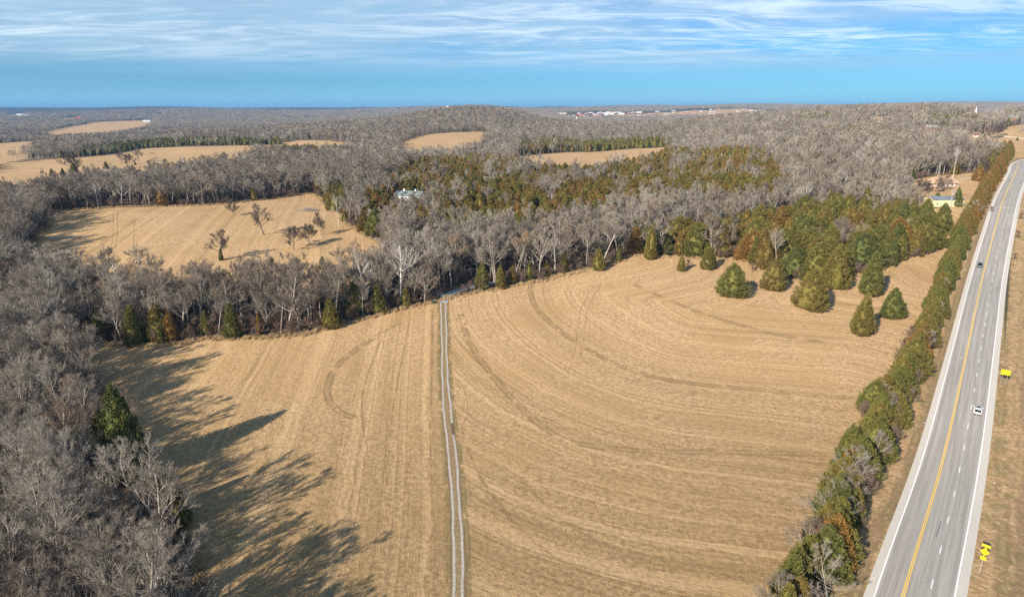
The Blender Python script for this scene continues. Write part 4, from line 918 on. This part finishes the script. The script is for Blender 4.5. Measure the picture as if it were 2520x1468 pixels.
for (u, v, nm, lab, cat, L1, W1, h1, wm, rm) in ((2486, 283, 'cottage', 'small cream house with flat-looking roof near the far right trees', 'house', 16, 9, 3.2, wallm('cream_siding', (.66,.60,.50)), R_white),
    (2491, 290, 'shed', 'small orange shed with pale blue roof right of the church', 'shed', 11, 8, 3.5, wallm('orange_boards', (.55,.2,.08)), ribbed('sky_blue_roof', (.45,.65,.78), (.5,.7,.82))),
    (2452, 284, 'ranch_house', 'low brown-roofed house just right of the church', 'house', 22, 9, 3., M_tan, R_brown), (2385, 283, 'white_shed', 'small white shed at the left end of the church', 'shed', 9, 6, 3.4, M_whitew, R_white)):
    x, y, z = P(u, v+4); k_ = max(1., math.hypot(x, y)/1500); house(nm, lab, cat, x, y, hd, L1*k_, W1*k_, h1*k_**.5, 2.2*k_**.5, wm, rm, 3, .4)
# silo and its barns
x, y, z = P(1419, 303); t = link('silo', None, loc=(x, y, z-.2)); tag(t, 'tall tan concrete silo with rusty cap beside blue-roofed barns', 'silo')
MB().tube((0,0,0), (0,0,24.), 3.3, n=20).build('shaft', grained('tan_concrete', (.56,.45,.30), (.66,.55,.39), .6), t, True)
MB().loft([[(r_*math.cos(q_), r_*math.sin(q_), z_) for q_ in np.arange(20)*math.pi/10] for r_, z_ in ((3.5,24.),(3.2,25.4),(2.,26.6),(.3,27.2))]).build('dome', grained('rusty_dome', (.40,.18,.10), (.5,.28,.18), 1.), t, True)
R_lb = ribbed('light_blue_tin', (.50,.62,.72), (.62,.72,.80))
x, y, z = P(1436, 303); house('hay_barn', 'barn with light blue tin roof just right of the silo', 'barn', x, y, .5, 17, 13, 5, 4.5, M_whitew, R_lb, 2, .5, small=True)
x, y, z = P(1456, 301); house('low_barn', 'long low barn with pale blue roof right of the silo barn', 'barn', x, y, .05, 26, 10, 4, 1.8, M_whitew, R_lb, 2, .5, small=True)
# water towers on the horizon
def water_tower(u, v, dist_, H, label):
    d = ray(u, v); k_ = dist_/d[1]; x, y = d[0]*k_, d[1]*k_; z = float(hf(x, y)); t = link('water_tower', None, loc=(x, y, z-.5)); tag(t, label, 'water tower')
    top = HC+d[2]*k_; H = top-z; r = .19*min(H, 45)
    MB().tube((0,0,0), (0,0,H-r*1.2), r*.42, r*.36, 14).build('shaft', M_trim, t, True)
    MB().loft([[(q2*r*math.cos(q_), q2*r*math.sin(q_), H+z_*r) for q_ in np.arange(16)*math.pi/8] for q2, z_ in ((.3,-1.7),(.75,-1.35),(1.,-.9),(1.,-.5),(.75,-.15),(.1,0))]).build('tank', M_trim, t, True)
water_tower(1101, 260.5, 3000, 40, 'white water tower just left of the wooded knoll on the horizon')
water_tower(1865, 262, 6300, 40, 'tiny white water tower on the horizon beyond the town')
# town and scattered far farms
TWALLS = [M_whitew, M_tan, wallm('grey_block', (.55,.55,.55)), M_whitew, wallm('brick_red', (.45,.15,.11))]
TROOFS = [R_white, R_white, R_brown, R_tin, ribbed('warm_grey_roof', (.5,.48,.45), (.6,.57,.53)), ribbed('red_metal_roof', (.50,.06,.05), (.58,.09,.07))]
tr_ = np.random.default_rng(5); tn = 0
for k in range(84):
    u = 1350+tr_.uniform(0, 590); lo_v = float(np.interp(u, [1340,1400,1500,1700,1900,1990], [282,294,294,290,288,277])); up_v = float(np.interp(u, [1340,1500,1700,1850,1990], [282,276,270,270,277]))
    v = up_v+1+(lo_v-up_v-5)*tr_.uniform(0, 1)**1.3; x, y, z = P(u, v); d_ = math.hypot(x, y)
    if d_ > 6000: continue
    big = tr_.uniform() < .35; L1 = (26 if big else 13)*tr_.uniform(.8, 1.5)*(d_/3200)**.6; wi = int(tr_.integers(0, 5)); ri = int(tr_.integers(0, 5)) if k % 23 else 5
    wc = ('white', 'tan brick', 'grey', 'white', 'red brick')[wi]; rc = ('white', 'white', 'brown', 'dark', 'pale grey', 'red')[ri]; tn += 1
    side = 'left part' if u < 1500 else 'middle' if u < 1750 else 'right part'
    house('town_building', '%s %s building with %s roof, %s one in the far town' % ('long' if big else 'small', wc, rc, ORD(tn)), 'building', x, y, tr_.uniform(-.4, .4), L1, L1*.55, 6 if big else 4, 3.2, TWALLS[wi], TROOFS[ri], small=True, group='buildings of the far town')
for (u, v, nm, lab, cat, L1, wm, rm) in ((202, 291, 'red_barn', 'tiny red barn on a pale far field at the left', 'barn', 34, M_redw, wallm('red_tin', (.5,.10,.10))), (225, 290, 'white_house', 'tiny white house with bright blue roof right of the far red barn', 'house', 26, M_whitew, ribbed('bright_blue_roof', (.10,.35,.65), (.15,.4,.7))),
    (52, 284, 'farmhouse', 'left one of two tiny white farmhouses on the far left hill field', 'house', 26, M_whitew, R_white), (65, 284.5, 'farmhouse', 'right one of two tiny white farmhouses on the far left hill field', 'house', 28, M_whitew, R_tin), (136, 285, 'white_house', 'tiny white house between the far farmhouses and red barn', 'house', 24, M_whitew, R_white),
    (404, 276, 'white_barn', 'tiny white barn under the dark blue hills', 'barn', 32, M_whitew, R_white), (424, 275.5, 'white_house', 'tiny white house right of the one under the blue hills', 'house', 20, M_whitew, R_white), (362, 299, 'white_barn', 'tiny white sheds at the right end of the long far field', 'barn', 30, M_whitew, R_white),
    (770, 292, 'farmhouse', 'tiny pale farmhouse behind the central dark cedars', 'house', 20, M_whitew, R_white)):
    x, y, z = P(u, v+1.5); k_ = math.hypot(x, y)/3200; house(nm, lab, cat, x, y, .2, L1*k_, L1*.5*k_, 5*k_, 3.5*k_, wm, rm, small=True)
# lattice mast at the right edge
M_steel = mat('grey_steel', (.30,.31,.33), .5, .4, .3)
x, y, z = P(2512, 326); t = link('lattice_mast', None, loc=(x, y, z), rz=.3); tag(t, 'tall grey steel lattice mast at the right edge of the view', 'mast')
mH = 52.; w0, w1 = 3.2, .7
cr_ = [(math.cos(q_), math.sin(q_)) for q_ in (math.pi/4, 3*math.pi/4, 5*math.pi/4, 7*math.pi/4)]
for c_ in cr_: MB().tube((c_[0]*w0, c_[1]*w0, 0), (c_[0]*w1, c_[1]*w1, mH), .14, .10, 6).build('leg', M_steel, t)
for k in range(18):
    za, zb_ = mH*k/18, mH*(k+1)/18; ra_ = w0+(w1-w0)*k/18; rb_ = w0+(w1-w0)*(k+1)/18; b_ = MB()
    for q_ in range(4):
        c1, c2 = cr_[q_], cr_[(q_+1) % 4]; b_.tube((c1[0]*ra_, c1[1]*ra_, za), (c2[0]*rb_, c2[1]*rb_, zb_), .05, n=4).tube((c1[0]*rb_, c1[1]*rb_, zb_), (c2[0]*rb_, c2[1]*rb_, zb_), .05, n=4)
    b_.build('brace', M_steel, t)
# rail fence by the far lawn
fl = smooth_line(PL([(2425,333),(2455,336),(2490,339),(2530,344)]), .5); s_ = np.r_[0, np.cumsum(np.hypot(*np.diff(fl, axis=0).T))]; t = link('rail_fence', None, loc=(0,0,0)); tag(t, 'white rail fence crossing the far lawn', 'fence')
kk = np.arange(0, s_[-1], 3.); pf = np.c_[np.interp(kk, s_, fl[:, 0]), np.interp(kk, s_, fl[:, 1])]; zf = hf(pf[:, 0], pf[:, 1])
for p, z_ in zip(pf, zf): MB().box(p[0]-.09, p[0]+.09, p[1]-.09, p[1]+.09, z_-.2, z_+1.35).build('post', M_trim, t)
for h_ in (.5, .85, 1.2):
    b_ = MB()
    for i in range(len(pf)-1): b_.tube((pf[i][0], pf[i][1]-.12, zf[i]+h_), (pf[i+1][0], pf[i+1][1]-.12, zf[i+1]+h_), .06, n=4)
    b_.build('rail', M_trim, t)
# utility poles and wires
M_pole = grained('weathered_pole', (.36,.32,.27), (.5,.45,.39), 3.)
def pole(u, v, H, label):
    x, y, z = P(u, v); t = link('utility_pole', None, loc=(x, y, z)); tag(t, label, 'utility pole')
    MB().tube((0,0,-.3), (0,0,H), .17, .11, 8).build('post', M_pole, t); MB().box(-1.1, 1.1, -.08, .06, H-.75, H-.6).build('crossarm', M_pole, t)
    for k in (-.95, 0, .95): MB().tube((k, 0, H-.6), (k, 0, H-.38), .05, n=6).build('insulator', M_trim, t)
    return x, y, z+H-.4
pa = pole(2306, 441, 13, 'tall grey utility pole behind the brick house'); pb = pole(2223, 516, 8, 'short utility pole among cedars left of the yellow building')
pc = pole(2483, 345, 10, 'thin utility pole beside the far verge'); pd = pole(2580, 560, 10, 'utility pole beyond the right side of the highway')
M_wire = mat('cable', (.42,.38,.30), .5)
for q_, (p1, p2) in enumerate(((pb, pd), (pb, pd))):
    o_ = -.8+q_*1.6; pts = [Vector((p1[0]+(p2[0]-p1[0])*t_+o_*.3, p1[1]+(p2[1]-p1[1])*t_+o_, p1[2]+(p2[2]-p1[2])*t_-2.2*4*t_*(1-t_)*.5)) for t_ in np.linspace(0, 1, 14)]; b_ = MB()
    for i in range(13): b_.tube(pts[i], pts[i+1], .03, n=4)
    tag(b_.build('power_line', M_wire), ('nearer', 'farther')[q_]+' thin power line crossing over the highway by the yellow building', 'power line')

# ------------------------------------------------------------------ small things in the fields
M_dark = mat('dark_painted_boards', (.03,.035,.03), .8)
x, y, z = P(366, 403); t = link('deer_blind', None, loc=(x, y, z)); tag(t, 'dark box deer blind on legs in the far long field', 'deer blind')
MB().box(-1.4,1.4,-1.4,1.4,1.2,4.).build('cabin', M_dark, t)
for a_ in (-1.2, 1.2):
    for b in (-1.2, 1.2): MB().tube((a_,b,-.1), (a_*.9,b*.9,1.2), .12, n=6).build('leg', M_dark, t)
x, y, z = P(375, 378); t = link('hay_rake', None, loc=(x, y, z)); tag(t, 'dark low farm implement parked in the far long field', 'farm implement')
MB().box(-4,4,-.2,.2,1.,1.3).build('frame', M_dark, t)
for k in (-3.4, 0, 3.4): MB().tube((k,-.15,.7), (k,.15,.7), .7, n=12).build('wheel', M_dark, t)
x, y, z = P(760, 518); t = link('brush_pile', None, loc=(x, y, z)); tag(t, 'low purple-grey brush pile in the left hay field', 'brush pile')
rb2 = np.random.default_rng(3)
M_bp = grained('weathered_sticks', (.28,.22,.20), (.42,.36,.33), 2.)
st2 = np.c_[rb2.normal(0, 3.6, 900), rb2.normal(0, 2.4, 900), rb2.uniform(0, 1.7, 900)]; st2[:, 2] *= np.exp(-(st2[:, 0]/5)**2-(st2[:, 1]/3.4)**2)
p_, d_ = grow_branches(rb2, st2, nrm(np.c_[rb2.normal(0,1,900), rb2.normal(0,1,900), rb2.uniform(-.1,.7,900)]), rb2.uniform(.8, 3., 900), 2, .2, 0)
v_, q_ = segs_mesh([(p_, np.full(900, .035), 3, .4)]); link('stick_heap', mesh_np('stick_heap', v_, quads=q_, mats=[M_bp]), t)['kind'] = 'stuff'
for (u, v, nm, lab) in ((1050, 741, 'gate_post', 'white wooden gate post left of the farm drive entrance'), (1122, 742, 'gate_post', 'dark slim gate post right of the farm drive entrance')):
    x, y, z = P(u, v); b_ = MB().tube((0,0,-.2), (0,0,1.9), .14, .12, 8).tube((0,0,1.9), (0,0,2.0), .16, .05, 8)
    o = b_.build(nm, M_trim if 'white' in lab else M_pole); o.location = (x, y, z); tag(o, lab, 'gate post')
x, y, z = P(1066, 746); t = link('utility_box', None, loc=(x, y, z)); tag(t, 'small dark green utility box beside the farm drive entrance', 'utility box')
M_ug = mat('utility_green', (.02,.07,.05), .5); MB().box(-.7,.7,-.45,.45,0,.95).build('cabinet', M_ug, t, bevel=.04); MB().box(-.75,.75,-.5,.5,.96,1.05).build('lid', M_ug, t)
# pale stones and litter on the verge
M_stone = grained('pale_limestone', (.40,.35,.28), (.56,.50,.43), 3.)
def stone(u, v, r, label, group=None):
    x, y, z = P(u, v); rg = np.random.default_rng(int(u*7+v)); n = 8; rings = [[(rg.uniform(.8,1.15)*r*q2*math.cos(k*math.pi/4), rg.uniform(.8,1.15)*r*q2*math.sin(k*math.pi/4)*.8, z_*r) for k in range(n)] for q2, z_ in ((.8,-.3),(1.,.15),(.75,.5),(.25,.7))]
    o = MB().loft(rings).build('stone', M_stone); o.location = (x, y, z); tag(o, label, 'stone', group)
for i, (u, v) in enumerate([(2251,985),(2260,938),(2272,918),(2118,1377),(2072,1348),(2365,880),(2468,890),(2447,1188),(2275,1040),(2150,1420),(2390,600),(2395,560),(2388,640)]):
    stone(u, v, .28, 'small pale stone in the dry verge grass, %s in the string of them' % ORD(i+1), 'pale stones in the verge grass')
for i in range(26):
    t_ = i/26; u = 2392-26*t_+rnd.normal(0, 3.5); v = 560+130*t_; stone(u, v, rnd.uniform(.15, .38), 'pale limestone lump in the stony strip left of the highway, %s from the top' % ORD(i+1), 'limestone lumps in the stony strip')
# rubble culvert end and concrete marker near the lane
x, y, z = P(2472, 440); o = MB().loft([[(q_*1.1*math.cos(k*math.pi/3), q_*.8*math.sin(k*math.pi/3), z_) for k in range(6)] for q_, z_ in ((1,-.1),(.9,.5),(.5,.8))]).build('boulder', grained('pink_stone', (.62,.38,.32), (.7,.48,.4), 1.)); o.location = (x, y, z); tag(o, 'pinkish boulder at the farm lane mouth by the highway', 'boulder')
x, y, z = P(2437, 521); ds = MB()
for k in range(12): ds.tube((rnd.normal(0,.8), rnd.normal(0,.5), 0), (rnd.normal(0,1.3), rnd.normal(0,.8), rnd.uniform(.5,1.4)), .07, .03, 5)
t = link('dead_bush', SH[0][2], loc=(x, y, z), scale=1.1); tag(t, 'dark reddish-brown bush at the left edge of the highway', 'bush')
for i, (u, v, sc_, lab) in enumerate(((2243, 888, 1.5, 'pale bare bush in front of the middle hedgerow'), (2121, 1025, 1.5, 'spreading bare bush left of the hedgerow'), (1690, 660, 1.3, 'purple-grey brush beside the small cedar'), (2128, 815, 1.4, 'bare twiggy bush on the right side of the foremost field cedar'),
    (1850, 668, 1.2, 'low reddish scrub behind the broad grey-green cedar'), (2498, 640, 1.1, 'dark brush clump in the right ditch, lower one'), (2503, 585, 1.3, 'dark brush clump in the right ditch, upper one'), (2511, 540, 1.3, 'dark brush clump at the top of the right ditch'))):
    x, y, z = P(u, v); t = link('bare_bush', SH[i % 3][2], loc=(x, y, z), rz=i, scale=sc_); tag(t, lab, 'bush')

# ------------------------------------------------------------------ road signs
M_sign = mat('warning_yellow', (.80,.50,.01), .4, .5); M_ink = mat('sign_black', (.03,.03,.03), .5); M_galv = mat('galvanised_steel', (.55,.57,.58), .4, .5, .5)
M_back = mat('bare_aluminium', (.5,.5,.5), .4, .5, .6); M_faded = mat('faded_sign_ink', (.62,.36,.02), .5)
def plate(t, name, pts, y0, m):
    n = len(pts); b = MB(); b.add([(p[0], y0, p[1]) for p in pts]+[(p[0], y0+.03, p[1]) for p in pts], [tuple(range(n)), tuple(range(n, 2*n))[::-1]]+[(i, (i+1) % n, n+(i+1) % n, n+i) for i in range(n)])
    return b.build(name, m, t)
def rect(x0, x1, z0, z1): return [(x0, z0), (x1, z0), (x1, z1), (x0, z1)]
x, y, z = P(2409, 1411); t = link('warning_sign', None, loc=(x, y, z), rz=-.70, scale=(.72,.72,.92)); tag(t, 'yellow diamond lane warning sign with plaques above and below by the highway', 'road sign')
MB().box(-.05,.05,-.03,.03,-.3,7.2).build('post', M_galv, t)
k2 = 1.0; zc = 5.45; dd = 1.0
plate(t, 'diamond_panel', [(0, zc-dd), (dd, zc), (0, zc+dd), (-dd, zc)], -.09, M_sign)
up = plate(t, 'top_plaque', rect(-.9, .9, 6.55, 7.15), -.09, M_sign); lo_ = plate(t, 'lower_plaque', rect(-.6, .6, 3.55, 4.35), -.09, M_sign)
for (p0, p1) in (((-.42, -.25), (-.42, .3)), ((.1, -.25), (.1, .3)), ((.42, -.25), (.42, .3))):
    dwn = p0[0] < 0; plate(t, 'arrow', rect(p0[0]-.05, p0[0]+.05, zc+p0[1], zc+p1[1]), -.125, M_ink); zt = zc+(p0[1] if dwn else p1[1]); sg = -1 if dwn else 1
    plate(t, 'arrow_head', [(p0[0]-.14, zt), (p0[0]+.14, zt), (p0[0], zt+.22*sg)] if not dwn else [(p0[0]+.14, zt), (p0[0]-.14, zt), (p0[0], zt+.22*sg)], -.125, M_ink)
for zz in (6.75, 6.93): plate(up, 'faint_legend', rect(-.7, .7, zz-.04, zz+.04), -.125, M_faded)
for zz in (3.8, 4.08): plate(lo_, 'faint_legend', rect(-.42, .42, zz-.05, zz+.05), -.125, M_faded)
x, y, z = P(2468, 944); t = link('notice_sign', None, loc=(x, y, z), rz=-.62, scale=(.8,.8,.95)); tag(t, 'wide yellow rectangular sign on two thin posts by the highway verge', 'road sign')
for k in (-.75, .75): MB().box(k-.04,k+.04,-.03,.03,-.3,4.6).build('post', M_galv, t)
pn = plate(t, 'panel', rect(-1.4, 1.4, 3.2, 4.9), -.09, M_sign)
for zz in (3.55, 3.9, 4.25, 4.6): plate(pn, 'faint_legend', rect(-1.15, 1.15-.3*((zz*10) % 2), zz-.06, zz+.06), -.125, M_faded)

# ------------------------------------------------------------------ vehicles
M_tyre = mat('tyre_rubber', (.02,.02,.02), .8); M_rim = mat('alloy_rim', (.5,.5,.52), .3, .5, .8); M_carglass = mat('tinted_glass', (.012,.018,.022), .08, .7)
M_tail = mat('red_tail_lamp', (.35,.01,.01), .2, .6); M_head = mat('clear_head_lamp', (.75,.75,.72), .1, .7); M_blk = mat('black_trim', (.02,.02,.02), .5)
def suv(kind, label, u, v, rz, paint_, sunroof=False):
    x, y, z = P(u, v); t = link(kind, None, loc=(x, y, z+.08), rz=rz, scale=(1., 1.12, 1.)); tag(t, label, 'car')
    def ring(yy, hw_, z0, z1, ch=.12): return [(-hw_+ch, yy, z0), (hw_-ch, yy, z0), (hw_, yy, z0+ch), (hw_, yy, z1-ch), (hw_-ch, yy, z1), (-hw_+ch, yy, z1), (-hw_, yy, z1-ch), (-hw_, yy, z0+ch)]
    b = MB().loft([ring(-2.38,.80,.42,.82), ring(-2.28,.92,.32,.98), ring(-1.2,.95,.28,1.02), ring(0,.96,.28,1.04), ring(1.1,.95,.28,1.02), ring(1.9,.92,.32,.94), ring(2.3,.84,.36,.80), ring(2.4,.70,.45,.70)])
    b.build('body', paint_, t, True)
    def cab(yy, hw_, z1, zb=1.0): return [(-hw_-.08, yy, zb), (hw_+.08, yy, zb), (hw_, yy, z1), (-hw_, yy, z1)]
    MB().loft([cab(-2.2,.74,1.03), cab(-1.75,.70,1.60), cab(-.6,.70,1.68), cab(.35,.68,1.64), cab(1.15,.74,1.04)]).build('greenhouse', M_carglass, t)
    MB().loft([[(-.66,yy,zz),(.66,yy,zz),(.62,yy,zz+.05),(-.62,yy,zz+.05)] for yy, zz in ((-1.86,1.62),(-.6,1.69),(.4,1.65))]).build('roof', paint_, t, True)
    if sunroof: MB().box(-.45,.45,-1.0,.0,1.735,1.755).build('sunroof', M_carglass, t)
    for sgn in (-1, 1):
        MB().tube((sgn*.64,-1.7,1.74),(sgn*.64,.25,1.76),.03,n=6).build('roof_rail', M_blk if not sunroof else M_rim, t)
        MB().loft([[(sgn*.70,-1.72+q_,1.58),(sgn*.76,-1.72+q_,1.58),(sgn*.84,-1.95+q_,1.03),(sgn*.78,-1.95+q_,1.03)] for q_ in (0,.14)]).build('pillar', paint_, t)
        MB().box(min(sgn*.92,sgn*1.12),max(sgn*.92,sgn*1.12),.75,.93,1.02,1.2).build('mirror', paint_, t, bevel=.03)
        MB().box(min(sgn*.58,sgn*.88),max(sgn*.58,sgn*.88),-2.41,-2.28,.78,.95).build('tail_lamp', M_tail, t)
        MB().box(min(sgn*.5,sgn*.82),max(sgn*.5,sgn*.82),2.28,2.40,.66,.80).build('headlight', M_head, t)
        for yy in (-1.45, 1.45):
            w = MB().tube((sgn*.78,yy,.28),(sgn*.98,yy,.28),.36,n=18).build('wheel', M_tyre, t); MB().tube((sgn*.98,yy,.28),(sgn*.99,yy,.28),.22,n=12).build('rim', M_rim, w)
    MB().box(-.5,.5,2.38,2.44,.45,.62).build('grille', M_blk, t); MB().box(-.8,.8,-2.44,-2.3,.36,.52).build('rear_bumper', M_blk, t); MB().box(-.26,.26,-2.46,-2.44,.58,.70).build('number_plate', M_trim, t)
    return t
M_pw = mat('pearl_white_paint', (.78,.79,.80), .25, .5); M_pb = mat('black_navy_paint', (.012,.018,.03), .2, .6)
for v_ in (M_pw, M_pb): v_.node_tree.nodes['Principled BSDF'].inputs['Coat Weight'].default_value = .6
def road_dir(u, v):
    p = np.array(P(u, v)[:2]); i = int(np.argmin(np.hypot(*(road_line-p).T))); d = road_line[min(i+3, len(road_line)-1)]-road_line[max(i-3, 0)]; return math.atan2(d[1], d[0])-math.pi/2
suv('white_car', 'pearl white car with dark sunroof driving away in the right lane', 2405, 1014, road_dir(2405, 1010), M_pw, True)
suv('black_car', 'black car coming towards the camera on the left lane', 2411, 656, road_dir(2411, 655)+math.pi, M_pb)
